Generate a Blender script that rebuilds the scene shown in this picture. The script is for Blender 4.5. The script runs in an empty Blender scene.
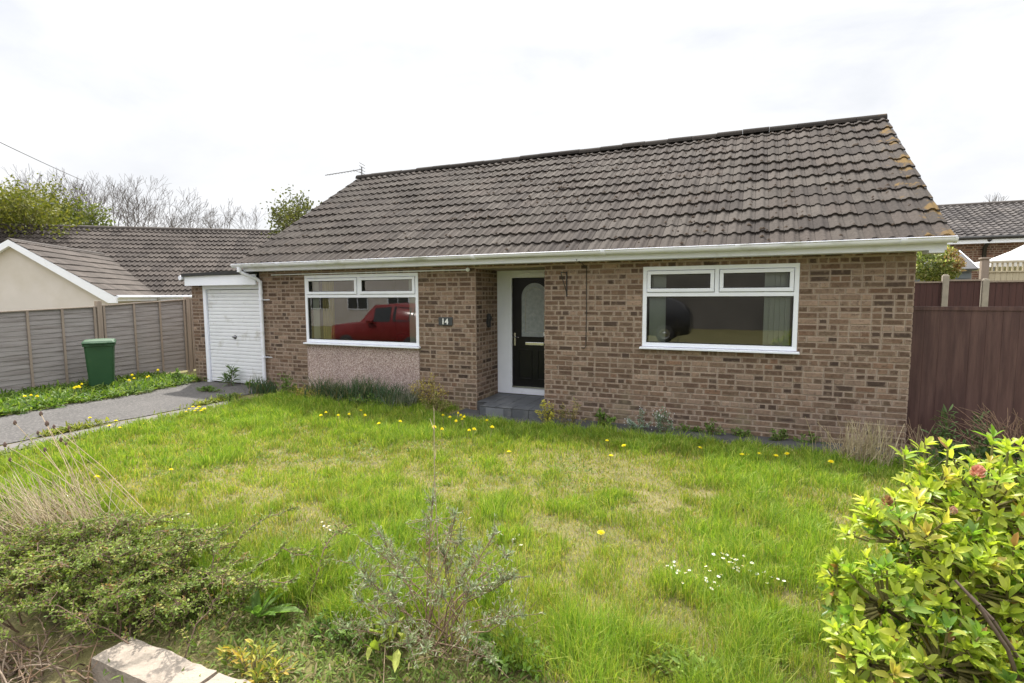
import bpy, math, random
import numpy as np
from mathutils import Vector, Matrix
random.seed(7); rng = np.random.default_rng(11)
S = bpy.context.scene; COL = S.collection
R = math.radians
V = lambda *a: np.array(a, float)

# ------------------------------------------------------------------ camera
CAM = V(8.7323, -7.6385, 1.8052)
RR = V(0.91561429, 0.40202854, -0.00484965); DD = V(0.03020805, -0.08081638, -0.99627114); FF = V(-0.40092136, 0.9120536, -0.08614113)
FPX = 534.98
def at(u, v, D):            # a point of the place at depth D metres along the view
    return CAM + D * (FF + RR * (u - 512) / FPX + DD * (v - 341.5) / FPX)
cam = bpy.data.cameras.new('camera'); co = bpy.data.objects.new('camera', cam); COL.objects.link(co)
cam.sensor_width = 36; cam.lens = FPX * 36 / 1024; cam.clip_start = 0.05; cam.clip_end = 2000
co.matrix_world = Matrix(((RR[0], -DD[0], -FF[0], CAM[0]), (RR[1], -DD[1], -FF[1], CAM[1]), (RR[2], -DD[2], -FF[2], CAM[2]), (0, 0, 0, 1)))
S.camera = co

# ------------------------------------------------------------------ helpers
class MB:
    """collects geometry and links it as ONE mesh object"""
    def __init__(s): s.v = []; s.f = []; s.c = []; s.n = 0; s.sm = []
    def add(s, verts, faces, col=None, smooth=False):
        b = s.n; verts = [tuple(map(float, p)) for p in verts]
        s.v += verts; s.n += len(verts)
        for f in faces:
            s.f.append([i + b for i in f]); s.c.append(col if col is not None else (1, 1, 1)); s.sm.append(smooth)
    def box(s, x0, x1, y0, y1, z0, z1, col=None, M=None):
        P = [(x0, y0, z0), (x1, y0, z0), (x1, y1, z0), (x0, y1, z0), (x0, y0, z1), (x1, y0, z1), (x1, y1, z1), (x0, y1, z1)]
        if M is not None: P = [tuple(M @ Vector(p)) for p in P]
        s.add(P, [(0, 3, 2, 1), (4, 5, 6, 7), (0, 1, 5, 4), (1, 2, 6, 5), (2, 3, 7, 6), (3, 0, 4, 7)], col)
    def tube(s, pts, rad, n=8, col=None, cap=True, smooth=True):
        pts = [np.array(p, float) for p in pts]; k = len(pts)
        if not hasattr(rad, '__len__'): rad = [rad] * k
        vs = []; up = None
        for i in range(k):
            t = pts[min(i + 1, k - 1)] - pts[max(i - 1, 0)]; t = t / (np.linalg.norm(t) + 1e-9)
            if up is None:
                a = V(0, 0, 1) if abs(t[2]) < .9 else V(1, 0, 0)
                up = np.cross(t, a)
            up = up - t * (up @ t); up /= np.linalg.norm(up) + 1e-9
            w = np.cross(t, up)
            for j in range(n):
                a = 2 * math.pi * j / n; vs.append(pts[i] + rad[i] * (math.cos(a) * up + math.sin(a) * w))
        fs = [(i * n + j, i * n + (j + 1) % n, (i + 1) * n + (j + 1) % n, (i + 1) * n + j) for i in range(k - 1) for j in range(n)]
        s.add(vs, fs, col, smooth)
        if cap:
            s.add(vs[:n], [tuple(range(n))[::-1]], col); s.add(vs[-n:], [tuple(range(n))], col)
    def lathe(s, prof, n=20, c=(0, 0, 0), col=None, ax='z'):
        vs = []
        for r, h in prof:
            for j in range(n):
                a = 2 * math.pi * j / n; x, y = r * math.cos(a), r * math.sin(a)
                vs.append({'z': (c[0] + x, c[1] + y, c[2] + h), 'y': (c[0] + x, c[1] + h, c[2] + y), 'x': (c[0] + h, c[1] + x, c[2] + y)}[ax])
        k = len(prof)
        s.add(vs, [(i * n + j, i * n + (j + 1) % n, (i + 1) * n + (j + 1) % n, (i + 1) * n + j) for i in range(k - 1) for j in range(n)], col, True)
    def prism(s, poly, y0, y1, col=None, ax='y'):
        """poly of (a,b) extruded along ax"""
        n = len(poly)
        def P(a, b, h): return {'y': (a, h, b), 'x': (h, a, b), 'z': (a, b, h)}[ax]
        vs = [P(a, b, y0) for a, b in poly] + [P(a, b, y1) for a, b in poly]
        s.add(vs, [tuple(range(n)), tuple(range(2 * n - 1, n - 1, -1))] + [(i, i + n, (i + 1) % n + n, (i + 1) % n) for i in range(n)], col)
    def build(s, name, mat, parent=None, bevel=0, fix=False, color=False):
        me = bpy.data.meshes.new(name); me.from_pydata(s.v, [], s.f)
        me.polygons.foreach_set('use_smooth', s.sm)
        if color:
            a = me.attributes.new('Col', 'FLOAT_COLOR', 'FACE')
            a.data.foreach_set('color', np.array([(*c, 1) for c in s.c], np.float32).ravel())
        me.materials.append(mat); me.update()
        if fix:
            import bmesh
            bm = bmesh.new(); bm.from_mesh(me); bmesh.ops.recalc_face_normals(bm, faces=bm.faces); bm.to_mesh(me); bm.free()
        o = bpy.data.objects.new(name, me); COL.objects.link(o)
        if parent: o.parent = parent
        if bevel:
            m = o.modifiers.new('bevel', 'BEVEL'); m.width = bevel; m.segments = 2; m.limit_method = 'ANGLE'
        return o

def mesh_np(name, verts, faces, mat, parent=None, col=None, smooth=False):
    """verts (N,3); faces: list of (M,k) int arrays; col per vertex (N,3)"""
    me = bpy.data.meshes.new(name)
    nl = sum(f.size for f in faces); nf = sum(len(f) for f in faces)
    me.vertices.add(len(verts)); me.vertices.foreach_set('co', np.ascontiguousarray(verts, np.float32).ravel())
    me.loops.add(nl); me.loops.foreach_set('vertex_index', np.concatenate([f.ravel() for f in faces]).astype(np.int32))
    tot = np.concatenate([np.full(len(f), f.shape[1]) for f in faces]); st = np.concatenate([[0], np.cumsum(tot)[:-1]])
    me.polygons.add(nf); me.polygons.foreach_set('loop_start', st.astype(np.int32))
    try: me.polygons.foreach_set('loop_total', tot.astype(np.int32))
    except Exception: pass
    if smooth: me.polygons.foreach_set('use_smooth', np.ones(nf, bool))
    me.update(calc_edges=True)
    if col is not None:
        a = me.attributes.new('Col', 'FLOAT_COLOR', 'POINT')
        a.data.foreach_set('color', np.c_[col, np.ones(len(col))].astype(np.float32).ravel())
    me.materials.append(mat)
    o = bpy.data.objects.new(name, me); COL.objects.link(o)
    if parent: o.parent = parent
    return o

def tag(o, label=None, cat=None, group=None, kind=None):
    if label: o['label'] = label
    if cat: o['category'] = cat
    if group: o['group'] = group
    if kind: o['kind'] = kind
    return o
def thing(name, label, cat, loc=(0, 0, 0), rz=0, group=None):
    o = bpy.data.objects.new(name, None); COL.objects.link(o); o.location = tuple(loc); o.rotation_euler = (0, 0, rz)
    o.empty_display_size = .2
    return tag(o, label, cat, group)
def dup(root, loc, rz=0, sc=None, label=None, group=None):
    r = root.copy(); COL.objects.link(r); r.location = tuple(loc); r.rotation_euler = (0, 0, rz)
    if sc: r.scale = sc
    if label: r['label'] = label
    if group: r['group'] = group
    for ch in root.children:
        c = ch.copy(); COL.objects.link(c); c.parent = r
        for g in ch.children:
            d = g.copy(); COL.objects.link(d); d.parent = c
    return r
def nrm(a): return a / (np.linalg.norm(a, axis=-1, keepdims=True) + 1e-9)

class Twigs:
    """branches as tapered prisms, one numpy mesh"""
    def __init__(s): s.a = []; s.b = []; s.ra = []; s.rb = []; s.c = []
    def seg(s, p, q, r0, r1, c=(1, 1, 1)): s.a.append(p); s.b.append(q); s.ra.append(r0); s.rb.append(r1); s.c.append(c)
    def path(s, pts, r0, r1, c=(1, 1, 1)):
        k = len(pts) - 1
        for i in range(k): s.seg(pts[i], pts[i + 1], r0 + (r1 - r0) * i / k, r0 + (r1 - r0) * (i + 1) / k, c)
    def arrays(s, n=4):
        a = np.array(s.a); b = np.array(s.b); ra = np.array(s.ra)[:, None]; rb = np.array(s.rb)[:, None]
        t = nrm(b - a); h = np.where(np.abs(t[:, 2:3]) < .9, V(0, 0, 1), V(1, 0, 0)); u = nrm(np.cross(t, h)); w = np.cross(t, u)
        L = []
        for P, r in ((a, ra), (b, rb)):
            for j in range(n):
                an = 2 * math.pi * j / n; L.append(P + r * (math.cos(an) * u + math.sin(an) * w))
        vs = np.stack(L, 1).reshape(-1, 3); base = (np.arange(len(a)) * 2 * n)[:, None]
        f = np.concatenate([base + np.array([[j, (j + 1) % n, n + (j + 1) % n, n + j]]) for j in range(n)])
        return vs, [f], np.repeat(np.array(s.c), 2 * n, 0)
    def build(s, name, mat, parent=None, n=4):
        v, f, c = s.arrays(n); return mesh_np(name, v, f, mat, parent, c, smooth=True)

def leaves(name, pos, axis, nor, L, W, col, mat, parent=None, curl=.25, fold=.25):
    """one mesh of many leaves: 8 vertices each, folded on the midrib and curled"""
    pos = np.asarray(pos, float); N = len(pos); axis = nrm(np.asarray(axis, float)); nor = np.asarray(nor, float)
    side = nrm(np.cross(axis, nor)); nor = np.cross(side, axis)
    L = np.broadcast_to(np.asarray(L, float), (N,))[:, None]; W = np.broadcast_to(np.asarray(W, float), (N,))[:, None]
    P = lambda t, w, h: pos + axis * L * t + side * W * w + nor * (h * W - curl * L * t * t)
    vs = np.stack([P(0, 0, 0), P(.35, -.45, fold), P(.35, 0, 0), P(.35, .45, fold), P(.76, -.37, fold * .8), P(.76, 0, 0), P(.76, .37, fold * .8), P(1, 0, 0)], 1).reshape(-1, 3)
    b = (np.arange(N) * 8)[:, None]
    tri = np.concatenate([b + np.array([[0, 2, 1]]), b + np.array([[0, 3, 2]]), b + np.array([[4, 5, 7]]), b + np.array([[5, 6, 7]])])
    qd = np.concatenate([b + np.array([[1, 2, 5, 4]]), b + np.array([[2, 3, 6, 5]])])
    return mesh_np(name, vs, [tri, qd], mat, parent, np.repeat(np.asarray(col), 8, 0), smooth=True)

def quads(pos, L, W, r):
    """small random rhombic leaves for far crowns"""
    N = len(pos); a = nrm(r.normal(size=(N, 3))); b = nrm(np.cross(a, r.normal(size=(N, 3))))
    a = a * np.asarray(L).reshape(-1, 1); b = b * np.asarray(W).reshape(-1, 1)
    vs = np.stack([pos - a * .5, pos + b * .5, pos + a * .5, pos - b * .5], 1).reshape(-1, 3)
    return vs, [(np.arange(N) * 4)[:, None] + np.array([[0, 1, 2, 3]])]

def blades(name, pos, lean, H, W, col, mat, parent=None, tipc=1.0):
    """grass blades: 5 verts each; lean = horizontal offset of the tip"""
    N = len(pos); H = np.asarray(H, float)[:, None]; W = np.asarray(W, float)[:, None]
    an = rng.uniform(0, 2 * math.pi, N); sd = np.stack([np.cos(an), np.sin(an), np.zeros(N)], 1) * W * .5
    up = V(0, 0, 1)
    m = pos + lean * .33 + up * H * .6; t = pos + lean + up * H * (1 - .12 * np.minimum(1, np.linalg.norm(lean, axis=1, keepdims=True) / H))
    vs = np.stack([pos - sd, pos + sd, m + sd * .8, m - sd * .8, t], 1).reshape(-1, 3)
    b = (np.arange(N) * 5)[:, None]
    c = np.repeat(col, 5, 0)
    return mesh_np(name, vs, [b + np.array([[0, 1, 2, 3]]), b + np.array([[3, 2, 4]])], mat, parent, c)

def vnoise(x, y, s, seed=0):
    x = np.asarray(x) * s; y = np.asarray(y) * s
    xi = np.floor(x).astype(int); yi = np.floor(y).astype(int); fx = x - xi; fy = y - yi
    fx = fx * fx * (3 - 2 * fx); fy = fy * fy * (3 - 2 * fy)
    def h(a, b):
        n = (a * 374761393 + b * 668265263 + seed * 974634777) & 0x7fffffff
        n = ((n ^ (n >> 13)) * 1274126177) & 0x7fffffff
        return ((n ^ (n >> 16)) & 0xffff) / 65535.
    return (h(xi, yi) * (1 - fx) + h(xi + 1, yi) * fx) * (1 - fy) + (h(xi, yi + 1) * (1 - fx) + h(xi + 1, yi + 1) * fx) * fy

def pick(cols, n, r, jit=.15):
    c = np.array(cols)[r.integers(0, len(cols), n)]; return c * r.uniform(1 - jit, 1 + jit, (n, 1))
# ------------------------------------------------------------------ materials
def newmat(name):
    m = bpy.data.materials.new(name); m.use_nodes = True; nt = m.node_tree
    return m, nt, nt.nodes['Principled BSDF'], nt.nodes['Material Output']
def N(nt, t, **k):
    n = nt.nodes.new(t)
    for a, b in k.items():
        if a.startswith('i_'): n.inputs[a[2:]].default_value = b
        else: setattr(n, a, b)
    return n
def ramp(nt, src, stops):
    r = nt.nodes.new('ShaderNodeValToRGB'); e = r.color_ramp.elements
    while len(e) < len(stops): e.new(.5)
    for i, (p, c) in enumerate(stops): e[i].position = p; e[i].color = (*c, 1) if len(c) == 3 else c
    nt.links.new(src, r.inputs[0]); return r.outputs[0]
def mix(nt, a, b, f, mode='MIX'):
    m = nt.nodes.new('ShaderNodeMix'); m.data_type = 'RGBA'; m.blend_type = mode
    for s, k in ((f, 0), (a, 6), (b, 7)):
        if hasattr(s, 'is_output'): nt.links.new(s, m.inputs[k])
        else: m.inputs[k].default_value = s if k == 0 else ((*s, 1) if len(s) == 3 else s)
    return m.outputs[2]
def noise(nt, co, scale, detail=4, rough=.55, dist=0):
    n = N(nt, 'ShaderNodeTexNoise', i_Scale=scale, i_Detail=detail, i_Roughness=rough, i_Distortion=dist); nt.links.new(co, n.inputs['Vector']); return n.outputs['Fac']
def ocoord(nt, sc=None):
    c = nt.nodes.new('ShaderNodeTexCoord').outputs['Object']
    if sc:
        m = nt.nodes.new('ShaderNodeMapping'); m.inputs['Scale'].default_value = sc; nt.links.new(c, m.inputs['Vector']); c = m.outputs[0]
    return c
def bump(nt, bs, h, strength=.3, dist=.01):
    b = N(nt, 'ShaderNodeBump'); b.inputs['Strength'].default_value = strength; b.inputs['Distance'].default_value = dist
    nt.links.new(h, b.inputs['Height']); nt.links.new(b.outputs[0], bs.inputs['Normal'])
def simple(name, c1, c2=None, scale=8, rough=.6, bscale=None, bstr=.3, bdist=.004, sc=None, stops=(.3, .7), metal=0, dirt=None, dscale=2, dpos=(.55, .75)):
    m, nt, bs, out = newmat(name); co_ = ocoord(nt, sc); c2 = c2 or tuple(x * .8 for x in c1)
    c = ramp(nt, noise(nt, co_, scale, 6, .6), [(stops[0], c1), (stops[1], c2)])
    if dirt:
        c = mix(nt, c, dirt, ramp(nt, noise(nt, co_, dscale, 8, .65), [(dpos[0], (0, 0, 0)), (dpos[1], (1, 1, 1))]))
    nt.links.new(c, bs.inputs['Base Color']); bs.inputs['Roughness'].default_value = rough; bs.inputs['Metallic'].default_value = metal
    if bscale: bump(nt, bs, noise(nt, co_, bscale, 5, .6), bstr, bdist)
    return m
def attr(nt): return N(nt, 'ShaderNodeAttribute', attribute_name='Col').outputs['Color']
def leafmat(name, rough=.45, trans=.35, spec=.4, tint=(1.15, 1.25, .6)):
    m, nt, bs, out = newmat(name); c = attr(nt)
    nt.links.new(c, bs.inputs['Base Color']); bs.inputs['Roughness'].default_value = rough; bs.inputs['Specular IOR Level'].default_value = spec
    t = nt.nodes.new('ShaderNodeBsdfTranslucent'); nt.links.new(mix(nt, c, tint, 1.0, 'MULTIPLY'), t.inputs[0])
    ms = nt.nodes.new('ShaderNodeMixShader'); ms.inputs[0].default_value = trans
    nt.links.new(bs.outputs[0], ms.inputs[1]); nt.links.new(t.outputs[0], ms.inputs[2]); nt.links.new(ms.outputs[0], out.inputs[0])
    return m
def attrmat(name, rough=.8, ns=30, lo=.7, hi=1.2, bstr=.4, bdist=.003, ns2=2.2, spec=.3, extra=None):
    """face colour varied by two noises"""
    m, nt, bs, out = newmat(name); co_ = ocoord(nt); c = attr(nt)
    c = mix(nt, c, ramp(nt, noise(nt, co_, ns, 6, .65), [(.3, (lo,) * 3), (.7, (hi,) * 3)]), 1.0, 'MULTIPLY')
    c = mix(nt, c, ramp(nt, noise(nt, co_, ns2, 5, .6), [(.3, (.86, .85, .84)), (.7, (1.1, 1.09, 1.06))]), 1.0, 'MULTIPLY')
    if extra: c = extra(nt, co_, c)
    nt.links.new(c, bs.inputs['Base Color']); bs.inputs['Roughness'].default_value = rough; bs.inputs['Specular IOR Level'].default_value = spec
    bump(nt, bs, noise(nt, co_, ns * 2.5, 5, .65), bstr, bdist)
    return m
def spots(nt, co_, c, scale, thr, colr, sz=.05):
    """irregular spots of a growth with edges of their own"""
    f = noise(nt, co_, scale, 3, .6); g = noise(nt, co_, scale * .18, 2, .5)
    mlt = N(nt, 'ShaderNodeMath', operation='MULTIPLY_ADD'); nt.links.new(g, mlt.inputs[0]); mlt.inputs[1].default_value = .55; nt.links.new(f, mlt.inputs[2])
    return mix(nt, c, colr, ramp(nt, mlt.outputs[0], [(thr, (0, 0, 0)), (thr + sz, (1, 1, 1))]))

def brick_extra(nt, co_, c):
    c = mix(nt, c, (.29, .215, .16), ramp(nt, noise(nt, co_, 11, 5, .7), [(.54, (0, 0, 0)), (.68, (.6, .6, .6))]))
    c = mix(nt, c, (.07, .048, .034), ramp(nt, noise(nt, co_, 23, 4, .7), [(.56, (0, 0, 0)), (.68, (.8, .8, .8))]))
    sx = nt.nodes.new('ShaderNodeSeparateXYZ'); nt.links.new(co_, sx.inputs[0]); mr = N(nt, 'ShaderNodeMapRange'); nt.links.new(sx.outputs['Z'], mr.inputs[0])
    mr.inputs[1].default_value = .75; mr.inputs[2].default_value = -.15; mr.inputs[3].default_value = 0; mr.inputs[4].default_value = .22      # splash-back lime and algae near the ground
    ad = N(nt, 'ShaderNodeMath', operation='ADD'); nt.links.new(mr.outputs[0], ad.inputs[0]); nt.links.new(noise(nt, co_, 2.6, 6, .65), ad.inputs[1])
    c = mix(nt, c, (.235, .20, .13), ramp(nt, ad.outputs[0], [(.62, (0, 0, 0)), (.82, (.55, .55, .55))]))
    return c
def tile_extra(nt, co_, c):
    c = mix(nt, c, (.030, .025, .021), ramp(nt, noise(nt, co_, 3.2, 7, .72), [(.56, (0, 0, 0)), (.70, (.8, .8, .8))]))
    c = spots(nt, co_, c, 9, 1.0, (.34, .32, .28), .04)
    c = spots(nt, co_, c, 6, 1.02, (.045, .035, .028), .05)
    sx = nt.nodes.new('ShaderNodeSeparateXYZ'); nt.links.new(co_, sx.inputs[0])     # orange lichen keeps to the right verge and the ridge
    mr = N(nt, 'ShaderNodeMapRange'); nt.links.new(sx.outputs['X'], mr.inputs[0]); mr.inputs[1].default_value = 9.9; mr.inputs[2].default_value = 10.7; mr.inputs[3].default_value = 0; mr.inputs[4].default_value = .34
    ad = N(nt, 'ShaderNodeMath', operation='ADD'); nt.links.new(mr.outputs[0], ad.inputs[0]); nt.links.new(noise(nt, co_, 4.5, 4, .6), ad.inputs[1])
    c = mix(nt, c, (.17, .105, .03), ramp(nt, ad.outputs[0], [(.84, (0, 0, 0)), (.93, (.75, .75, .75))]))
    return c
M = {}
M['brick'] = attrmat('multi_brown_brick', .9, 38, .74, 1.2, .5, .004, 1.1, extra=brick_extra)
M['mortar'] = simple('mortar', (.365, .29, .24), (.29, .23, .185), 14, .95, 120, .5, .003)
M['tile'] = attrmat('concrete_roof_tile', .92, 26, .72, 1.22, .5, .004, .9, .2, extra=tile_extra)
M['tile2'] = attrmat('far_roof_tile', .9, 16, .8, 1.15, .3, .004, .5, .2)
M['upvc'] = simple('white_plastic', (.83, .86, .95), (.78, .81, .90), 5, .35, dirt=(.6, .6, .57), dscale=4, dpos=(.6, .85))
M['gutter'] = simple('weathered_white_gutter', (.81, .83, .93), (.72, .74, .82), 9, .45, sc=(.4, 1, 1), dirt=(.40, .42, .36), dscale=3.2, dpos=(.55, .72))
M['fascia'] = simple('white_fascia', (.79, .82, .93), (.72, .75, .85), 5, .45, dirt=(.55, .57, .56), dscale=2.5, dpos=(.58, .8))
M['white_metal'] = simple('white_painted_steel', (.80, .82, .86), (.74, .76, .80), 4, .4, dirt=(.42, .41, .36), dscale=2.6, dpos=(.55, .78))
M['black_felt'] = simple('black_felt', (.02, .02, .022), (.035, .035, .036), 9, .8)
M['black_door'] = simple('black_door_paint', (.008, .008, .010), (.012, .012, .014), 4, .3); M['black_door'].node_tree.nodes['Principled BSDF'].inputs['Specular IOR Level'].default_value = .22
M['black_metal'] = simple('black_iron', (.015, .015, .016), (.03, .027, .025), 20, .55)
M['chrome'] = simple('satin_chrome', (.6, .6, .6), (.5, .5, .5), 10, .25, metal=1)
M['slate'] = simple('grey_slate_tile', (.09, .098, .11), (.055, .06, .07), 5, .5, 60, .2, dirt=(.16, .165, .17), dscale=5, dpos=(.5, .75))
M['asphalt'] = simple('tarmac', (.088, .082, .079), (.052, .049, .047), 1.1, .9, 190, .9, .006, dirt=(.13, .121, .114), dscale=30, dpos=(.50, .62))
M['road'] = simple('road_tarmac', (.08, .08, .082), (.06, .06, .062), 2, .9, 150, .6, .004)
M['path'] = simple('dark_path', (.065, .065, .07), (.04, .04, .043), 3, .85, 90, .5, .004, dirt=(.09, .1, .07), dscale=6)
M['paving'] = simple('concrete_paving', (.15, .138, .13), (.11, .10, .095), 3, .9, 80, .5, .003, dirt=(.14, .14, .09), dscale=4, dpos=(.55, .7))
M['soil'] = simple('soil', (.10, .075, .05), (.06, .045, .032), 5, .95, 40, .9, .02)
M['stone'] = simple('weathered_stone_block', (.37, .315, .26), (.28, .235, .195), 7, .95, 42, 1.0, .014, dirt=(.19, .165, .135), dscale=7, dpos=(.53, .68))
M['black'] = simple('rubber', (.02, .02, .02), (.03, .03, .03), 10, .7)
M['concrete'] = simple('concrete_post', (.38, .34, .28), (.28, .255, .21), 7, .9, 60, .5, .004)
M['room'] = simple('room_paint', (.42, .38, .33), (.36, .33, .28), 1, .9)
M['dirtmoss'] = simple('moss', (.07, .075, .02), (.04, .035, .018), 30, .95, 80, .8, .01)
M['render_white'] = simple('cream_render', (.60, .56, .54), (.55, .515, .495), 1.5, .92, 120, .3, .003, dirt=(.50, .46, .41), dscale=.7, dpos=(.5, .8))
M['paint_brown'] = simple('brown_painted_board', (.07, .030, .027), (.05, .022, .021), 3, .62, 30, .3, .003, sc=(6, 6, .5), dirt=(.125, .066, .056), dscale=2.2, dpos=(.42, .75))
M['redwood'] = simple('red_brown_board', (.085, .036, .032), (.055, .025, .023), 4, .8, 40, .4, .003, sc=(6, 6, .5))
M['fence_grey'] = simple('weathered_fence_board', (.32, .295, .29), (.23, .21, .205), 2.6, .9, 30, .6, .004, sc=(3, .6, 8), dirt=(.17, .145, .135), dscale=1.3, dpos=(.5, .75))
M['post_wood'] = simple('pale_timber_post', (.33, .27, .22), (.25, .20, .165), 5, .9, 50, .5, .004, sc=(5, 5, .5))
M['pale_wood'] = simple('pale_timber', (.52, .46, .32), (.42, .37, .26), 5, .9, 40, .4, .003, sc=(5, 5, .6))
M['bin'] = simple('green_bin_plastic', (.016, .066, .024), (.022, .08, .03), 3, .5, 60, .1, .002, dirt=(.05, .09, .05), dscale=3, dpos=(.6, .85))
M['canvas'] = simple('white_canvas', (.62, .61, .60), (.56, .55, .54), 2, .9)
M['shed'] = simple('blue_grey_boards', (.13, .15, .17), (.10, .12, .135), 3, .8)
M['shedroof'] = simple('grey_felt_roof', (.105, .105, .11), (.08, .08, .085), 4, .9)
M['bark'] = simple('bark', (.13, .105, .085), (.08, .065, .05), 6, .9, 20, .6, .02, sc=(3, 3, .8))
M['baretwig'] = simple('bare_twigs', (.115, .10, .095), (.085, .073, .07), 1, .9)
M['steel'] = simple('aluminium', (.22, .22, .23), (.17, .17, .18), 10, .45, metal=.6)
M['wire'] = simple('wire', (.10, .10, .11), (.08, .08, .085), 10, .6)
M['leaf'] = leafmat('glossy_leaf', .38, .48, .40)
M['soft_leaf'] = leafmat('soft_leaf', .6, .3, .25)
M['grey_leaf'] = leafmat('silvery_leaf', .9, .28, .05, (1, 1.05, .9))
M['grass'] = leafmat('grass_blade', .55, .42, .3, (1.15, 1.2, .55))
M['straw'] = leafmat('dry_straw', .75, .2, .2, (1, 1, .9))
M['twig'] = attrmat('twig', .9, 40, .7, 1.2, .2, .002)
M['petal'] = leafmat('petal', .6, .35, .2, (1, 1, .9))

# pebble-dash
m, nt, bs, out = newmat('pebbledash'); c_ = ocoord(nt)
vo = N(nt, 'ShaderNodeTexVoronoi', i_Scale=75.0); nt.links.new(c_, vo.inputs['Vector'])
c = ramp(nt, vo.outputs['Color'], [(.2, (.22, .155, .14)), (.5, (.40, .30, .28)), (.85, (.60, .51, .48))])
c = mix(nt, c, ramp(nt, noise(nt, c_, 1.4, 5), [(.3, (.85, .85, .85)), (.7, (1.05, 1.03, 1.03))]), 1.0, 'MULTIPLY')
nt.links.new(c, bs.inputs['Base Color']); bs.inputs['Roughness'].default_value = .9
bump(nt, bs, vo.outputs['Distance'], .8, .006); M['pebble'] = m
# glass: thin pane, mirror by Fresnel over a clear view
def glassmat(name, ior, tint=(.92, .95, .94), blur=0.0):
    m, nt, bs, out = newmat(name); nt.nodes.remove(bs)
    fr = N(nt, 'ShaderNodeFresnel', i_IOR=ior); g = nt.nodes.new('ShaderNodeBsdfGlossy'); g.inputs['Roughness'].default_value = blur; bp = N(nt, 'ShaderNodeBump'); bp.inputs['Strength'].default_value = .012; bp.inputs['Distance'].default_value = .02; nt.links.new(noise(nt, ocoord(nt), 2.6, 2, .5), bp.inputs['Height']); nt.links.new(bp.outputs[0], g.inputs['Normal'])
    t = nt.nodes.new('ShaderNodeBsdfTransparent'); t.inputs[0].default_value = (*tint, 1)
    ms = nt.nodes.new('ShaderNodeMixShader'); nt.links.new(fr.outputs[0], ms.inputs[0]); nt.links.new(t.outputs[0], ms.inputs[1]); nt.links.new(g.outputs[0], ms.inputs[2])
    nt.links.new(ms.outputs[0], out.inputs[0]); return m
M['glass'] = glassmat('window_glass', 2.15)
M['frosted'] = simple('frosted_glass', (.30, .33, .35), (.20, .23, .25), 16, .18, 40, .35, .006)
M['car_red'] = simple('red_car_paint', (.25, .03, .03), (.24, .03, .03), 1, .2)
M['car_dark'] = simple('dark_car_paint', (.03, .03, .035), (.03, .03, .035), 1, .2)
M['car_glass'] = simple('dark_glass', (.06, .065, .07), (.05, .055, .06), 1, .05)
M['curtain_yellow'] = simple('yellow_curtain', (.74, .66, .24), (.62, .55, .2), 4, .9, sc=(6, 6, .6))
M['blind'] = simple('pale_blind', (.80, .86, .80), (.74, .80, .75), 4, .85)
M['plate'] = simple('slate_plate', (.035, .04, .045), (.05, .055, .06), 8, .5)
M['digit'] = simple('white_digit', (.85, .85, .85), (.8, .8, .8), 8, .5)
M['opp_wall'] = simple('grey_brown_render', (.17, .16, .15), (.11, .105, .10), .6, .9, dirt=(.07, .068, .065), dscale=.35)
M['ridge'] = simple('dark_ridge', (.085, .072, .064), (.06, .052, .047), 6, .9)
# ------------------------------------------------------------------ light
SUN = nrm(V(-.47, .52, 1.0)); el = math.asin(SUN[2]); az = math.atan2(SUN[0], SUN[1])
w = bpy.data.worlds.new('World'); S.world = w; w.use_nodes = True; nt = w.node_tree
bg = nt.nodes['Background']; sky = nt.nodes.new('ShaderNodeTexSky'); sky.sky_type = 'NISHITA'; sky.sun_disc = False
sky.sun_elevation = el; sky.sun_rotation = az; sky.air_density = 1.0; sky.dust_density = 2.0
tc = nt.nodes.new('ShaderNodeTexCoord'); mp = nt.nodes.new('ShaderNodeMapping'); mp.inputs['Scale'].default_value = (1, 1, 2.6)
nt.links.new(tc.outputs['Generated'], mp.inputs['Vector'])
n1 = noise(nt, mp.outputs[0], 1.7, 7, .58, .6)
n2 = noise(nt, mp.outputs[0], 3.1, 6, .55, .3)
cov = ramp(nt, n1, [(.28, (.66, .66, .66)), (.52, (.97, .97, .97))])
cc = ramp(nt, n2, [(.3, (9.7, 9.9, 10.3)), (.62, (11.6, 11.65, 11.8))])
sp = nt.nodes.new('ShaderNodeSeparateXYZ'); nt.links.new(tc.outputs['Generated'], sp.inputs[0])
zen = ramp(nt, sp.outputs['Z'], [(.0, (.70, .70, .70)), (.40, (.75, .75, .75)), (.72, (1.9, 1.88, 1.84)), (1.0, (2.2, 2.18, 2.12))])
nt.links.new(mix(nt, mix(nt, sky.outputs[0], cc, cov), zen, 1.0, 'MULTIPLY'), bg.inputs[0]); bg.inputs[1].default_value = .078
sl = bpy.data.lights.new('sun', 'SUN'); sl.energy = 4.2; sl.angle = R(1.6); sl.color = (1, .95, .87)
so = bpy.data.objects.new('sun', sl); COL.objects.link(so); so.rotation_mode = 'QUATERNION'; so.rotation_quaternion = Vector(SUN).to_track_quat('Z', 'Y')
S.view_settings.view_transform = 'Standard'; S.view_settings.look = 'None'; S.view_settings.exposure = .76; S.view_settings.gamma = 1
S.cycles.max_bounces = 8; S.cycles.transparent_max_bounces = 12; S.cycles.diffuse_bounces = 4

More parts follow.
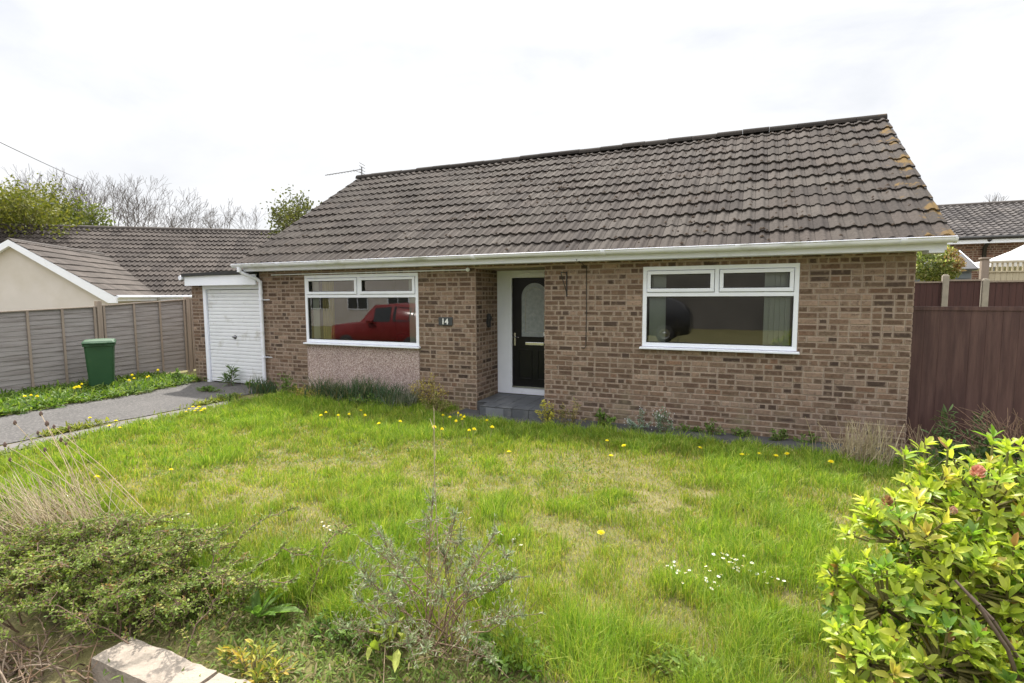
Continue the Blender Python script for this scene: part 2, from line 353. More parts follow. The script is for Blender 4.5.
# ------------------------------------------------------------------ ground
def hgt(x, y):
    x = np.asarray(x, float); y = np.asarray(y, float)
    z = .05 * (vnoise(x, y, .7, 3) - .5) + .03 * (vnoise(x, y, 2.3, 4) - .5)
    lawn = ((x > 1.0) & (y < -.9) & (y > -6.0) & (x < 12)).astype(float)
    z = z * lawn
    z = z - .07 * np.clip((y + .95) / .2, 0, 1) * np.clip((x - 4.1) / .6, 0, 1) * np.clip((11 - x) / .3, 0, 1)
    z = z - .27 * np.clip((-6.02 - y) / np.where(x > 5.85, .25, .9), 0, 1) * np.clip((x - 1.6) / 1.5, 0, 1)
    z = z - .27 * np.clip((-5.2 - y) / 2.5, 0, 1) * (1 - np.clip((x - 1.6) / 1.5, 0, 1))
    return z
def grid(xs, ys, fn):
    X, Y = np.meshgrid(xs, ys); Z = fn(X, Y); nx, ny = len(xs), len(ys)
    v = np.stack([X, Y, Z], -1).reshape(-1, 3); i = np.arange(nx * ny).reshape(ny, nx)
    f = np.stack([i[:-1, :-1], i[:-1, 1:], i[1:, 1:], i[1:, :-1]], -1).reshape(-1, 4)
    return v, [f]
m, nt, bs, out = newmat('earth'); c_ = ocoord(nt)
c = ramp(nt, noise(nt, c_, 2.2, 8, .65), [(.3, (.11, .12, .030)), (.5, (.17, .155, .055)), (.7, (.22, .19, .085))])
c = mix(nt, c, (.07, .055, .035), ramp(nt, noise(nt, c_, 9, 5, .7), [(.5, (0, 0, 0)), (.7, (.8, .8, .8))]))
nt.links.new(c, bs.inputs['Base Color']); bs.inputs['Roughness'].default_value = 1; bump(nt, bs, noise(nt, c_, 60, 6, .7), .8, .02); M['earth'] = m
fx = np.arange(-6, 14.01, .1); fy = np.arange(-8, 2.01, .08)
xs = np.concatenate([[-600, -200, -60, -25, -12], fx, [18, 30, 60, 200, 600]]); ys = np.concatenate([[-600, -200, -60, -30, -15], fy, [6, 12, 30, 60, 200, 600]])
v, f = grid(xs, ys, hgt); tag(mesh_np('ground', v, f, M['earth'], smooth=True), kind='structure')
# driveway sheet, edging strip, path, pavement, road
def sheet(name, poly_fn, mat, nu=60, nv=24, dz=.006):
    vs = []
    for j in range(nv + 1):
        for i in range(nu + 1):
            x, y = poly_fn(i / nu, j / nv); vs.append((x, y, float(hgt(x, y)) + dz))
    i = np.arange((nu + 1) * (nv + 1)).reshape(nv + 1, nu + 1)
    f = np.stack([i[:-1, :-1], i[:-1, 1:], i[1:, 1:], i[1:, :-1]], -1).reshape(-1, 4)
    return tag(mesh_np(name, np.array(vs), [f], mat, smooth=True), kind='structure')
def edge_l(y): return -1.62 - .18 * max(0, y + 1.5) + .05 * math.sin(y * 3.1) + .03 * math.sin(y * 8.3)
def edge_r(y): return .40 + .04 * math.sin(y * 2.3) + .02 * math.sin(y * 9)
def drv(a, b):
    y = -6.6 + 6.7 * a; l, r = edge_l(y), edge_r(y); return l + (r - l) * b, y
sheet('driveway', drv, M['asphalt'], 90, 16, .010)
def strip(a, b):
    y = -6.4 + 5.1 * a; return .50 + .40 * b + .02 * math.sin(y * 5), y
sheet('edging_strip', strip, M['paving'], 60, 4, .012)
sheet('path', lambda a, b: (4.55 + 6.0 * a, -.72 + .03 * math.sin(a * 23) + b * (.70 - .03 * math.sin(a * 23))), M['path'], 50, 6, .015)
sheet('pavement', lambda a, b: (-30 + 60 * a, -8.7 + 2.2 * b), M['paving'], 120, 10, .010)
kb = MB(); kb.box(-40, 40, -8.85, -8.705, -.38, -.255); tag(kb.build('kerb', M['concrete']), kind='structure')
sheet('road', lambda a, b: (-60 + 120 * a, -15 + 6.1 * b), M['road'], 20, 6, -.09 + .01)
# ------------------------------------------------------------------ brickwork
BR = [(.165, .108, .072), (.19, .126, .085), (.13, .084, .058), (.22, .152, .105), (.09, .062, .046), (.265, .188, .134), (.30, .218, .16), (.195, .12, .078), (.17, .12, .082)]
BP = [.15, .15, .13, .13, .11, .13, .12, .04, .04]
PALE = (.315, .245, .198)
BR2 = [(.30, .15, .09), (.26, .12, .075), (.34, .19, .12), (.2, .1, .07)]
def bricks(L, z0, z1, holes, P, seed=0, pal=BR, prob=BP, course=.075, proud=.007, xoff=0.):
    """face of a wall of length L from z0 to z1; P(a, out, z) -> point; holes = (a0,a1,z0,z1)"""
    r = random.Random(seed); mb = MB(); nrow = int(math.ceil((z1 - z0) / course))
    for k in range(nrow):
        za, zb = z0 + k * course, min(z0 + (k + 1) * course - .010, z1)
        if zb - za < .012: continue
        zc = (za + zb) / 2; segs = [(0, L)]
        for a0, a1, h0, h1 in holes:
            if h0 - .02 < zc < h1 + .02:
                ns = []
                for s0, s1 in segs:
                    if a1 <= s0 or a0 >= s1: ns.append((s0, s1)); continue
                    if a0 > s0: ns.append((s0, a0))
                    if a1 < s1: ns.append((a1, s1))
                segs = ns
        for s0, s1 in segs:
            a = s0 + (r.choice([0, -.1125, -.056]) if k % 2 else -.0)
            lastshort = False
            while a < s1 - .004:
                l = .1125 if r.random() < (.60 if k % 2 == 0 else .52) else .225
                b = a + l - .010; aa, bb = max(a, s0), min(b, s1)
                if s1 - (a + l) < .05: bb = s1
                if bb - aa > .012:
                    c = r.choices(pal, prob)[0] if prob else r.choice(pal)
                    j = r.uniform(.85, 1.15); c = (c[0] * j * 1.0, c[1] * j * .98, c[2] * j * 1.03)
                    o = proud + r.uniform(-.0025, .0025); e = [r.uniform(0, .003) for _ in range(4)]
                    g = .003
                    q = [(aa + e[0], za + e[1]), (bb - e[2], za + e[1]), (bb - e[2], zb - e[3]), (aa + e[0], zb - e[3])]
                    outer = [P(x, 0, z) for x, z in q]
                    inner = [P(x + (g if i in (0, 3) else -g), o, z + (g if i < 2 else -g)) for i, (x, z) in enumerate(q)]
                    w2 = r.uniform(.006, .022); w2 = min(w2, (bb - aa) * .3); hz = r.uniform(.004, .013); k2 = r.uniform(.35, .95)
                    heart = [P(x + (w2 if i in (0, 3) else -w2) * r.uniform(.5, 1.2), o + .0006, z + (hz if i < 2 else -hz) * r.uniform(.5, 1.2)) for i, (x, z) in enumerate(q)]
                    pc = tuple(a_ * (1 - k2) + b_ * k2 for a_, b_ in zip(c, PALE)); hq = r.uniform(.66, 1.0); hc = tuple(x * hq for x in c)
                    mb.add(outer + inner, [(0, 1, 5, 4), (1, 2, 6, 5), (2, 3, 7, 6), (3, 0, 4, 7)], pc)
                    mb.add(inner + heart, [(0, 1, 5, 4), (1, 2, 6, 5), (2, 3, 7, 6), (3, 0, 4, 7)], pc); mb.add(heart, [(0, 1, 2, 3)], hc)
                a = b + .010 if bb < s1 else s1
    return mb

# ------------------------------------------------------------------ the bungalow
W, DEP, TOPZ = 10.51, 6.9, 2.33
LW = (1.16, 3.66, .95, 2.19); RW = (7.385, 9.32, 1.08, 2.19); PORCH = (4.74, 5.92)
house = thing('bungalow', 'brown brick bungalow with brown tiled roof, two white windows and a black front door', 'house')
holes = [(LW[0], LW[1], .07, 2.19), (RW[0], RW[1], RW[2], RW[3]), (PORCH[0], PORCH[1], -.3, 2.23)]
core = MB()   # mortar core butted round the openings
T = .25
def core_front(a, b, z0, z1): core.box(a, b, 0, T, z0, z1)
core_front(0, LW[0], -.25, TOPZ); core_front(LW[0], LW[1], -.25, .07); core_front(LW[0], LW[1], LW[3], TOPZ); core_front(LW[1], PORCH[0], -.25, TOPZ)
core.box(LW[0], LW[1], .03, T, .07, .94)
core.box(PORCH[0], PORCH[1], 0, 1.0, 2.23, TOPZ); core_front(PORCH[1], RW[0], -.25, TOPZ); core_front(RW[0], RW[1], -.25, RW[2]); core_front(RW[0], RW[1], RW[3], TOPZ); core_front(RW[1], W, -.25, TOPZ)
core.box(PORCH[0] - .2, PORCH[0], T, 1.0, -.25, TOPZ); core.box(PORCH[1], PORCH[1] + .2, T, 1.0, -.25, TOPZ)
core.box(0, T, T, DEP - T, -.25, TOPZ); core.box(W - T, W, T, DEP - T, -.25, TOPZ); core.box(0, W, DEP - T, DEP, -.25, TOPZ)
for xa, xb in ((0, T), (W - T, W)): core.prism([(-.0, TOPZ + .001), (DEP, TOPZ + .001), (3.352, 4.60)], xa, xb, ax='x')
core.build('wall_core', M['mortar'], house)
front = bricks(W, -.22, TOPZ, holes, lambda a, o, z: (a, -o, z), 1)
def addmb(A, B):
    b = A.n; A.v += B.v; A.n += B.n; A.f += [[i + b for i in f] for f in B.f]; A.c += B.c; A.sm += B.sm
addmb(front, bricks(.8, -.22, 2.23, [], lambda a, o, z: (PORCH[0] + o, a, z), 2))
addmb(front, bricks(.8, -.22, 2.23, [], lambda a, o, z: (PORCH[1] - o, .8 - a, z), 3))
addmb(front, bricks(DEP, -.22, TOPZ, [], lambda a, o, z: (W + o, a, z), 4))
addmb(front, bricks(DEP, -.22, TOPZ, [], lambda a, o, z: (-o, DEP - a, z), 5))
front.build('brick_wall', M['brick'], house, color=True)
# floor, ceiling, room lining behind each window
rm = MB()
def room(x0, x1, y0, y1):
    z0, z1 = .0, 2.3
    rm.add([(x0, y0, z0), (x1, y0, z0), (x1, y1, z0), (x0, y1, z0), (x0, y0, z1), (x1, y0, z1), (x1, y1, z1), (x0, y1, z1)], [(0, 1, 2, 3), (4, 7, 6, 5), (1, 5, 6, 2), (2, 6, 7, 3), (3, 7, 4, 0)])
room(.3, 4.4, .26, 4.0); room(6.2, 10.2, .26, 4.0)
rm.build('room', M['room'], house)
# a sofa and a cupboard glimpsed behind the panes keep the rooms from being bare
# pebble-dash panel
pb = MB(); pb.box(LW[0] + .004, LW[1] - .004, -.006, .03, .075, .93); pb.build('pebbledash_panel', M['pebble'], house)
# windows
def window(x0, x1, z0, z1, label=None):
    wy0, wy1 = -.012, .075
    fr = MB(); t = .055; zt = z1 - .385; xm = (x0 + x1) / 2
    fr.box(x0, x1, wy0, wy1, z1 - t, z1); fr.box(x0, x1, wy0, wy1, z0, z0 + t)
    fr.box(x0, x0 + t, wy0, wy1, z0 + t, z1 - t); fr.box(x1 - t, x1, wy0, wy1, z0 + t, z1 - t)
    fr.box(x0 + t, x1 - t, wy0, wy1, zt - t / 2, zt + t / 2); fr.box(xm - t / 2, xm + t / 2, wy0, wy1, zt + t / 2, z1 - t)
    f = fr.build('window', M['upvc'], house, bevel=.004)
    if label: f['label'] = label
    for a, b in ((x0 + t, xm - t / 2), (xm + t / 2, x1 - t)):       # opening top lights
        s = MB(); g = .006; a += g; b -= g; za, zb = zt + t / 2 + g, z1 - t - g; q = .048
        s.box(a, b, wy0 - .018, wy1 - .02, zb - q, zb); s.box(a, b, wy0 - .018, wy1 - .02, za, za + q)
        s.box(a, a + q, wy0 - .018, wy1 - .02, za + q, zb - q); s.box(b - q, b, wy0 - .018, wy1 - .02, za + q, zb - q)
        s.build('sash', M['upvc'], f, bevel=.005)
        p = MB(); yy = .02; p.add([(a + q, yy, za + q), (b - q, yy, za + q), (b - q, yy, zb - q), (a + q, yy, zb - q)], [(0, 1, 2, 3)]); p.build('pane', M['glass'], f)
        k = MB()
        for (u0, u1, w0, w1) in ((a + q, b - q, za + q, za + q + .008), (a + q, b - q, zb - q - .008, zb - q), (a + q, a + q + .008, za + q + .008, zb - q - .008), (b - q - .008, b - q, za + q + .008, zb - q - .008)): k.box(u0, u1, wy0 - .008, .018, w0, w1)
        k.build('gasket', M['black'], f)
    p = MB(); yy = .03; p.add([(x0 + t, yy, z0 + t), (x1 - t, yy, z0 + t), (x1 - t, yy, zt - t / 2), (x0 + t, yy, zt - t / 2)], [(0, 1, 2, 3)]); p.build('pane', M['glass'], f)
    k = MB()
    for (u0, u1, w0, w1) in ((x0 + t, x1 - t, z0 + t, z0 + t + .009), (x0 + t, x1 - t, zt - t / 2 - .009, zt - t / 2), (x0 + t, x0 + t + .009, z0 + t + .009, zt - t / 2 - .009), (x1 - t - .009, x1 - t, z0 + t + .009, zt - t / 2 - .009)): k.box(u0, u1, .004, .028, w0, w1)
    k.build('gasket', M['black'], f)
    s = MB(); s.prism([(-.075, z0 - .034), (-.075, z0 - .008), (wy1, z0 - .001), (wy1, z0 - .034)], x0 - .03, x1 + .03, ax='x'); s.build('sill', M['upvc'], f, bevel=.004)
    return f
wl = window(*LW[:2], LW[2], LW[3]); wr = window(*RW[:2], RW[2], RW[3])
def curtain(x0, x1, y, z0, z1, mat, parent, name, amp=.03, n=5):
    vs = []; k = n * 10
    for i in range(k + 1):
        a = i / k; vs += [(x0 + (x1 - x0) * a, y + amp * math.sin(a * n * 2 * math.pi), z0), (x0 + (x1 - x0) * a, y + amp * math.sin(a * n * 2 * math.pi + .3), z1)]
    b = MB(); b.add(vs, [(2 * i, 2 * i + 2, 2 * i + 3, 2 * i + 1) for i in range(k)], None, True); return b.build(name, mat, parent)
curtain(1.44, 1.72, .135, .9, 2.2, M['curtain_yellow'], wl, 'curtain')
def vblind(x0, x1, y, z0, z1, parent, n):
    b = MB()
    for i in range(n):
        x = x0 + (x1 - x0) * (i + .5) / n; wdt = (x1 - x0) / n * .75; b.box(-wdt / 2 - .012, wdt / 2 + .012, -.001, .001, z0, z1, None, Matrix.Translation((x, y, 0)) @ Matrix.Rotation(.5, 4, 'Z'))
    b.build('vertical_blind', M['blind'], parent)
vblind(3.40, 3.60, .12, .9, 2.15, wl, 3); vblind(1.24, 1.36, .12, .9, 2.15, wl, 2); vblind(7.46, 7.68, .12, 1.05, 2.16, wr, 4); vblind(8.93, 9.24, .12, 1.05, 2.16, wr, 5)
sofa = MB(); sofa.box(1.5, 3.3, 1.5, 2.3, 0, .55); sofa.box(1.5, 3.3, 2.3, 2.5, 0, .95); sofa.build('sofa', M['paint_brown'], house, bevel=.05)
# front door in the porch
DY = .80
fr = MB(); fr.box(4.745, 5.02, DY, DY + .09, .10, 2.225); fr.box(5.02, 5.915, DY, DY + .09, 2.10, 2.225); fr.box(5.86, 5.915, DY, DY + .09, .10, 2.10); fr.box(5.02, 5.86, DY, DY + .09, .10, .215)
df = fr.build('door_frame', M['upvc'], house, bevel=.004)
sc_ = MB(); sc_.tube([(5.02 + .42 * i / 8 + .18, DY - .01, 2.16 + .025 * abs(math.sin(i * .8))) for i in range(9)], .008, 6); sc_.build('trim', M['upvc'], df)
th = MB(); th.box(5.03, 5.85, DY - .02, DY + .02, .218, .24); th.build('threshold', M['chrome'], df)
dr = MB(); dr.box(5.025, 5.855, DY + .02, DY + .07, .225, 2.095)
for z0, z1 in ((.36, .88),):
    for xa in (5.13, 5.49):
        for (u0, u1, w0, w1) in ((xa, xa + .26, z1 - .02, z1), (xa, xa + .26, z0, z0 + .02), (xa, xa + .02, z0 + .02, z1 - .02), (xa + .24, xa + .26, z0 + .02, z1 - .02)): dr.box(u0, u1, DY + .008, DY + .02, w0, w1)
door = dr.build('front_door', M['black_door'], house, bevel=.004)
def arch(hw, z0, zs, cx, n=18): return [(cx - hw, z0), (cx + hw, z0)] + [(cx + hw * math.cos(math.pi * i / n), zs + hw * math.sin(math.pi * i / n)) for i in range(n + 1)]
g = MB(); g.prism(arch(.24, 1.10, 1.77, 5.44), DY + .012, DY + .019); g.build('arched_pane', M['frosted'], door, fix=True)
g = MB(); A0 = arch(.262, 1.078, 1.77, 5.44); A1 = arch(.24, 1.10, 1.77, 5.44); k = len(A0)
g.add([(x, DY + .004, z) for x, z in A0] + [(x, DY + .004, z) for x, z in A1] + [(x, DY + .02, z) for x, z in A0] + [(x, DY + .02, z) for x, z in A1],
      [(i, (i + 1) % k, (i + 1) % k + k, i + k) for i in range(k)] + [(i, i + 2 * k, (i + 1) % k + 2 * k, (i + 1) % k) for i in range(k)] + [(i + k, (i + 1) % k + k, (i + 1) % k + 3 * k, i + 3 * k) for i in range(k)])
g.build('pane_moulding', M['black_door'], door, fix=True)
g = MB(); q = arch(.17, 1.18, 1.76, 5.44, 20); g.tube([(x, DY + .011, z) for x, z in q + [q[0]]], .004, 5); g.build('leading', M['chrome'], door)
g = MB(); g.box(5.27, 5.61, DY - .002, DY + .019, .955, 1.005); g.build('letterbox', M['chrome'], door, bevel=.006)
g = MB(); g.box(5.06, 5.09, DY + .006, DY + .019, .94, 1.16); g.tube([(5.075, DY + .01, 1.09), (5.075, DY - .035, 1.09), (5.17, DY - .035, 1.085)], .009, 8); g.build('handle', M['chrome'], door)
g = MB(); g.box(5.60, 5.66, DY + .006, DY + .0115, 1.12, 1.18); g.build('sticker', M['digit'], door)
# tiled step
st = MB(); st.box(4.94, 6.06, -.30, -.010, -.16, .085); st.box(4.755, 5.905, -.010, DY, -.16, .085)
stp = st.build('step', M['path'], house)
tl = MB(); x = 4.95
for i in range(4):
    wv = (6.05 - 4.95) / 4; tl.box(x + .004, x + wv - .004, -.308, -.30, -.10, .075, (1, 1, 1))
    tl.box(x + .004, x + wv - .004, -.306, -.03, .085, .094); x += wv
for i in range(4):
    for j in range(3): tl.box(4.76 + i * .286 + .003, 4.76 + (i + 1) * .286 - .003, -.02 + j * .27 + .003, -.02 + (j + 1) * .27 - .003, .085, .094)
tl.build('slate_tile', M['slate'], stp, bevel=.003)
tl = MB(); tl.box(5.06, 5.36, -.314, -.308, -.09, .070); tl.build('slate_tile', simple('pale_slate', (.17, .18, .20), (.13, .14, .155), 5, .5, dirt=(.22, .22, .22)), stp, bevel=.002)
# reveal lamp, number plate, bracket, cable, conduit
g = MB(); g.lathe([(0, 0), (.05, 0), (.055, .03), (.045, .06), (0, .065)], 16, (4.75, .42, 1.42), ax='x'); g.lathe([(0, 0), (.07, 0), (.07, .02), (0, .02)], 16, (4.748, .42, 1.36), ax='x'); g.box(4.747, 4.79, .38, .46, 1.27, 1.5); g.build('porch_lamp', M['black_metal'], house, bevel=.01)
g = MB(); g.box(4.06, 4.32, -.028, -.010, 1.315, 1.45); pl = g.build('number_plate', M['plate'], house, bevel=.004)
cu = bpy.data.curves.new('digits', 'FONT'); cu.body = '14'; cu.size = .135; cu.extrude = .003; cu.offset = .002; to = bpy.data.objects.new('digits', cu); COL.objects.link(to)
dg = bpy.context.evaluated_depsgraph_get(); me = bpy.data.meshes.new_from_object(to.evaluated_get(dg)); bpy.data.objects.remove(to)
to = bpy.data.objects.new('digits', me); COL.objects.link(to); me.materials.clear(); me.materials.append(M['digit']); to.parent = pl
to.rotation_euler = (R(90), 0, 0); to.location = (4.115, -.031, 1.335)
g = MB(); bx = 6.27
g.tube([(bx, -.012, 2.13), (bx, -.27, 2.13), (bx + .0, -.27, 2.10), (bx, -.012, 1.84)], .007, 6); g.tube([(bx, -.012, 2.15), (bx, -.012, 1.78)], .009, 6); g.build('basket_bracket', M['black_metal'], house)
g = MB(); g.tube([(6.50, -.29, 2.30), (6.53, -.12, 2.26), (6.57, -.018, 2.2), (6.575, -.016, 1.6), (6.57, -.016, 1.06), (6.55, -.018, 1.02), (6.50, -.02, 1.03)], .006, 6); g.build('cable', M['black_metal'], house)
g = MB(); g.tube([(.35, -.03, 2.215), (4.60, -.03, 2.215)], .011, 6); g.lathe([(0, -.035), (.03, -.02), (.036, 0), (.03, .02), (0, .035)], 12, (4.63, -.045, 2.215)); g.build('conduit', M['upvc'], house)
# fascia, soffit, gutter, downpipe
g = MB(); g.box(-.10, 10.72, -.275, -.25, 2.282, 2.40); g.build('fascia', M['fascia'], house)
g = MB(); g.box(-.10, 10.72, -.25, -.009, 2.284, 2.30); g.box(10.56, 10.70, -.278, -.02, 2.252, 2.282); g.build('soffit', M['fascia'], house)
g = MB(); n = 10; gx0, gx1 = -.27, 10.77; gy, gz, gr = -.345, 2.408, .056
def gprof(r): return [(gy + r * math.cos(math.pi + math.pi * i / n), gz + r * math.sin(math.pi + math.pi * i / n)) for i in range(n + 1)]
o_, i_ = gprof(gr), gprof(gr - .006)
vs = []; XS = np.linspace(gx0, gx1, 24)
for x in XS: vs += [(x, a + .003 * math.sin(x * 2.1), b - .006 * math.sin((x - gx0) / (gx1 - gx0) * math.pi * 3)) for a, b in o_ + i_[::-1]]
k = 2 * (n + 1)
g.add(vs, [(j * k + i, j * k + (i + 1) % k, (j + 1) * k + (i + 1) % k, (j + 1) * k + i) for j in range(len(XS) - 1) for i in range(k)])
for x in (gx0, gx1): g.prism([(a, b) for a, b in gprof(gr + .006)] , x - .012, x + .012, ax='x')
for x in (.9, 2.9, 4.9, 6.9, 8.6, 10.3):   # unions and clips
    q = gprof(gr + .008) ; g.prism(q, x - .03, x + .03, ax='x')
g.tube([(gx0, gy - gr - .001, gz + .004), (gx1, gy - gr - .001, gz + .004)], .008, 6)
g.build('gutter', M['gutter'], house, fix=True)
g = MB(); g.tube([(-.12, gy, 2.38), (-.12, gy, 2.27)], .045, 12); g.tube([(-.12, gy, 2.34), (-.12, gy, 2.29), (-.08, gy + .05, 2.24), (.06, -.12, 2.14), (.095, -.07, 2.09), (.095, -.07, 1.9), (.095, -.07, .02)], .034, 12)
for z in (1.74, .62): g.box(.05, .14, -.105, -.01, z - .012, z + .012); g.box(.14, .26, -.020, -.010, z - .007, z + .007)
g.tube([(.095, -.07, 1.93), (.095, -.07, 1.86)], .042, 12); g.tube([(.095, -.07, .10), (.097, -.08, .05), (.10, -.17, .015)], .034, 12)
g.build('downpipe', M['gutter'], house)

# ------------------------------------------------------------------ tiled roofs
TP = [(.065, .056, .050), (.071, .061, .055), (.059, .050, .045), (.079, .069, .062), (.068, .057, .051), (.054, .046, .042)]
def tiles(O, ex, eu, L, SL, gauge=.345, per=.165, res=8, pal=TP, seed=0, roll=.026, lip=.030, jit=.006, lichen=None):
    """courses of roll tiles: O = eave corner, ex along eave, eu up the slope"""
    r = np.random.default_rng(seed); O = np.array(O, float); ex = nrm(np.array(ex, float)); eu = nrm(np.array(eu, float)); en = nrm(np.cross(ex, eu))
    nx = int(round(L / per)); nc = int(math.ceil(SL / gauge)); s = np.array([0, .035, .075, .22, .31, .38, .45, .55, .62, .69, .78, .925, .965]) if res == 8 else np.linspace(0, 1, res, endpoint=False)
    X = np.concatenate([(np.arange(nx)[:, None] + s[None]).ravel() * per, [nx * per]]) * (L / (nx * per))
    ph = np.mod(X / per, 1.0); H = roll * np.exp(-((ph - .5) / .19) ** 4) - (roll * .55 * np.exp(-(np.minimum(ph, 1 - ph) / .03) ** 2) if res == 8 else 0) ; tile_i = np.minimum((X / per).astype(int) // 2, nx)
    VS = []; FS = []; CS = []; base = 0
    for k in range(nc):
        t0 = k * gauge; t1 = min((k + 1) * gauge + .02, SL); ntile = nx // 2 + 2
        jo = r.normal(0, jit, ntile)[tile_i]; jt = r.normal(0, jit * .8, ntile)[tile_i]; edge = r.normal(0, .004, ntile)[tile_i]
        sag = .010 * np.sin(X * .55 + 1) + .006 * np.sin(X * 1.9 + k)
        A = O + X[:, None] * ex + (t0 + edge)[:, None] * eu
        low = A + (H + lip + jo * .5 + sag)[:, None] * en; und = A + (H * .9 - .010 + sag)[:, None] * en + .004 * eu
        B = O + X[:, None] * ex + t1 * eu + (H + jt * .2 + sag)[:, None] * en
        mid = (low + B) / 2
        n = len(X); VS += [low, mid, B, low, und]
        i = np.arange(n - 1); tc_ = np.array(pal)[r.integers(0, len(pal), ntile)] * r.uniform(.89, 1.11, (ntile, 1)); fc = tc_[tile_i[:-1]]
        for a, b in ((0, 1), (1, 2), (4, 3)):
            FS.append(np.stack([base + a * n + i, base + a * n + i + 1, base + b * n + i + 1, base + b * n + i], 1)); CS.append(fc * (1 if a != 4 else .75))  # front edge of each course coloured darker, shade painted into the tile
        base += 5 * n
    return np.concatenate(VS), np.concatenate(FS), np.concatenate(CS), (O, ex, eu, en)
def tile_roof(name, mat, parent, **k):
    v, f, c, _ = tiles(**k); o = mesh_np(name, v, [f], mat, parent, None, smooth=True)
    a = o.data.attributes.new('Col', 'FLOAT_COLOR', 'FACE'); a.data.foreach_set('color', np.c_[c, np.ones(len(c))].astype(np.float32).ravel()); return o
EY, EZ, RY, RZ = -.33, 2.415, 3.352, 4.745
eu = nrm(V(0, RY - EY, RZ - EZ)); SL = math.hypot(RY - EY, RZ - EZ)
roof = tile_roof('roof', M['tile'], house, O=(-.28, EY, EZ - .02), ex=(1, 0, 0), eu=eu, L=11.05, SL=SL, seed=3, roll=.022, lip=.026)
rb = MB(); rb.add([(-.28, RY, RZ - .03), (10.77, RY, RZ - .03), (10.77, DEP + .33, EZ - .06), (-.28, DEP + .33, EZ - .06)], [(3, 2, 1, 0)])
rb.add([(-.28, EY + .02, EZ - .06), (10.77, EY + .02, EZ - .06), (10.77, RY, RZ - .075), (-.28, RY, RZ - .075)], [(0, 1, 2, 3)]); rb.build('roof_deck', M['path'], roof)
for xx in (-.275, 10.74):   # mortared verge, stepped a little with every course
    g = MB(); nseg = 13
    for k in range(nseg):
        a = V(xx, EY, EZ - .02) + eu * (SL * k / nseg); b = V(xx, EY, EZ - .02) + eu * (SL * (k + 1) / nseg); en = nrm(np.cross(V(1, 0, 0), eu))
        P8 = [a - en * .035, a + en * .022, b + en * .002, b - en * .035]
        g.add([tuple(p) for p in P8] + [tuple(p + V(.025, 0, 0)) for p in P8], [(0, 1, 2, 3), (7, 6, 5, 4), (0, 4, 5, 1), (1, 5, 6, 2), (2, 6, 7, 3), (3, 7, 4, 0)])
    g.build('verge', M['path'], roof, fix=True)
g = MB(); r_ = random.Random(5); nr = 25
for k in range(nr):
    xa = -.28 + 11.05 * k / nr; xb = xa + 11.05 / nr - .006; dz = r_.uniform(-.008, .008); n = 9
    pf = lambda rr, x: [(x, RY + rr * math.cos(math.pi * i / n), RZ - .035 + dz + rr * .95 * math.sin(math.pi * i / n)) for i in range(n + 1)]
    cl = random.choice(TP); q_ = r_.uniform(.35, .6); cl = tuple(c * q_ for c in cl)
    A_, B_ = pf(.108, xa), pf(.104, xb); g.add(A_ + B_, [(i, i + n + 1, i + n + 2, i + 1) for i in range(n)], cl, True)
    g.add(A_, [tuple(range(n + 1))], cl); g.add(B_, [tuple(range(n, -1, -1))], cl)
g.build('ridge_tiles', M['tile'], roof, color=True)
# moss cushions and orange lichen crusts growing on the tiles
def growth(name, n, mat, size, xr, tr, seed, thick=.5, par=roof):
    r = random.Random(seed); g = MB(); en = nrm(np.cross(V(1, 0, 0), eu))
    for _ in range(n):
        x = r.uniform(*xr); k = r.randrange(13); t = k * .345 + r.choice([r.uniform(.005, .05), r.uniform(.03, .3)]); 
        if not tr[0] * SL < t < min(tr[1], .985) * SL: continue
        ph = ((x + .28) / .165) % 1; H = .026 * math.exp(-((ph - .5) / .2) ** 2) + .030 * (1 - (t % .345) / .345)
        c = V(x, EY, EZ - .02) + eu * t + en * H; s = r.uniform(.35, 1) * size; m_ = 8; ring = []
        for i in range(m_):
            a = 2 * math.pi * i / m_; q = s * r.uniform(.6, 1.15); ring.append(c + V(1, 0, 0) * q * math.cos(a) + eu * q * .8 * math.sin(a) - en * .006)
        g.add(ring + [c + en * s * thick], [(i, (i + 1) % m_, m_) for i in range(m_)], None, True)
    o_ = g.build(name, mat, par); o_['kind'] = 'stuff'; return o_
growth('moss', 800, simple('dark_moss', (.035, .022, .016), (.06, .04, .022), 40, .95, 120, .8, .006), .038, (-.2, 10.6), (0, 1), 4, .5)
# aerial
A = at(358, 178, 11.9); A = V(-.22, 3.42, 4.83)
g = MB(); g.tube([A + V(0, 0, -.35), A + V(0, 0, .20)], .015, 6); tip = A + V(-.95, -.25, .03)
g.tube([A + V(.02, 0, .14), tip], .010, 5); d = nrm(tip - A); sd = nrm(np.cross(d, V(0, 0, 1)))
for i in range(9): c = A + V(0, 0, .12) + (tip - A - V(0, 0, .12)) * (.22 + .085 * i); g.tube([c - sd * .07, c + sd * .07], .005, 4)
for dz in (-.10, -.03, .05, .12): g.tube([A + V(.02, 0, .14 + dz) - sd * .16, A + V(.02, 0, .14 + dz) + sd * .16], .007, 4)
g.tube([A + V(0, 0, .04), A + V(-.22, -.05, .14)], .008, 5); g.build('aerial', M['steel'], house)

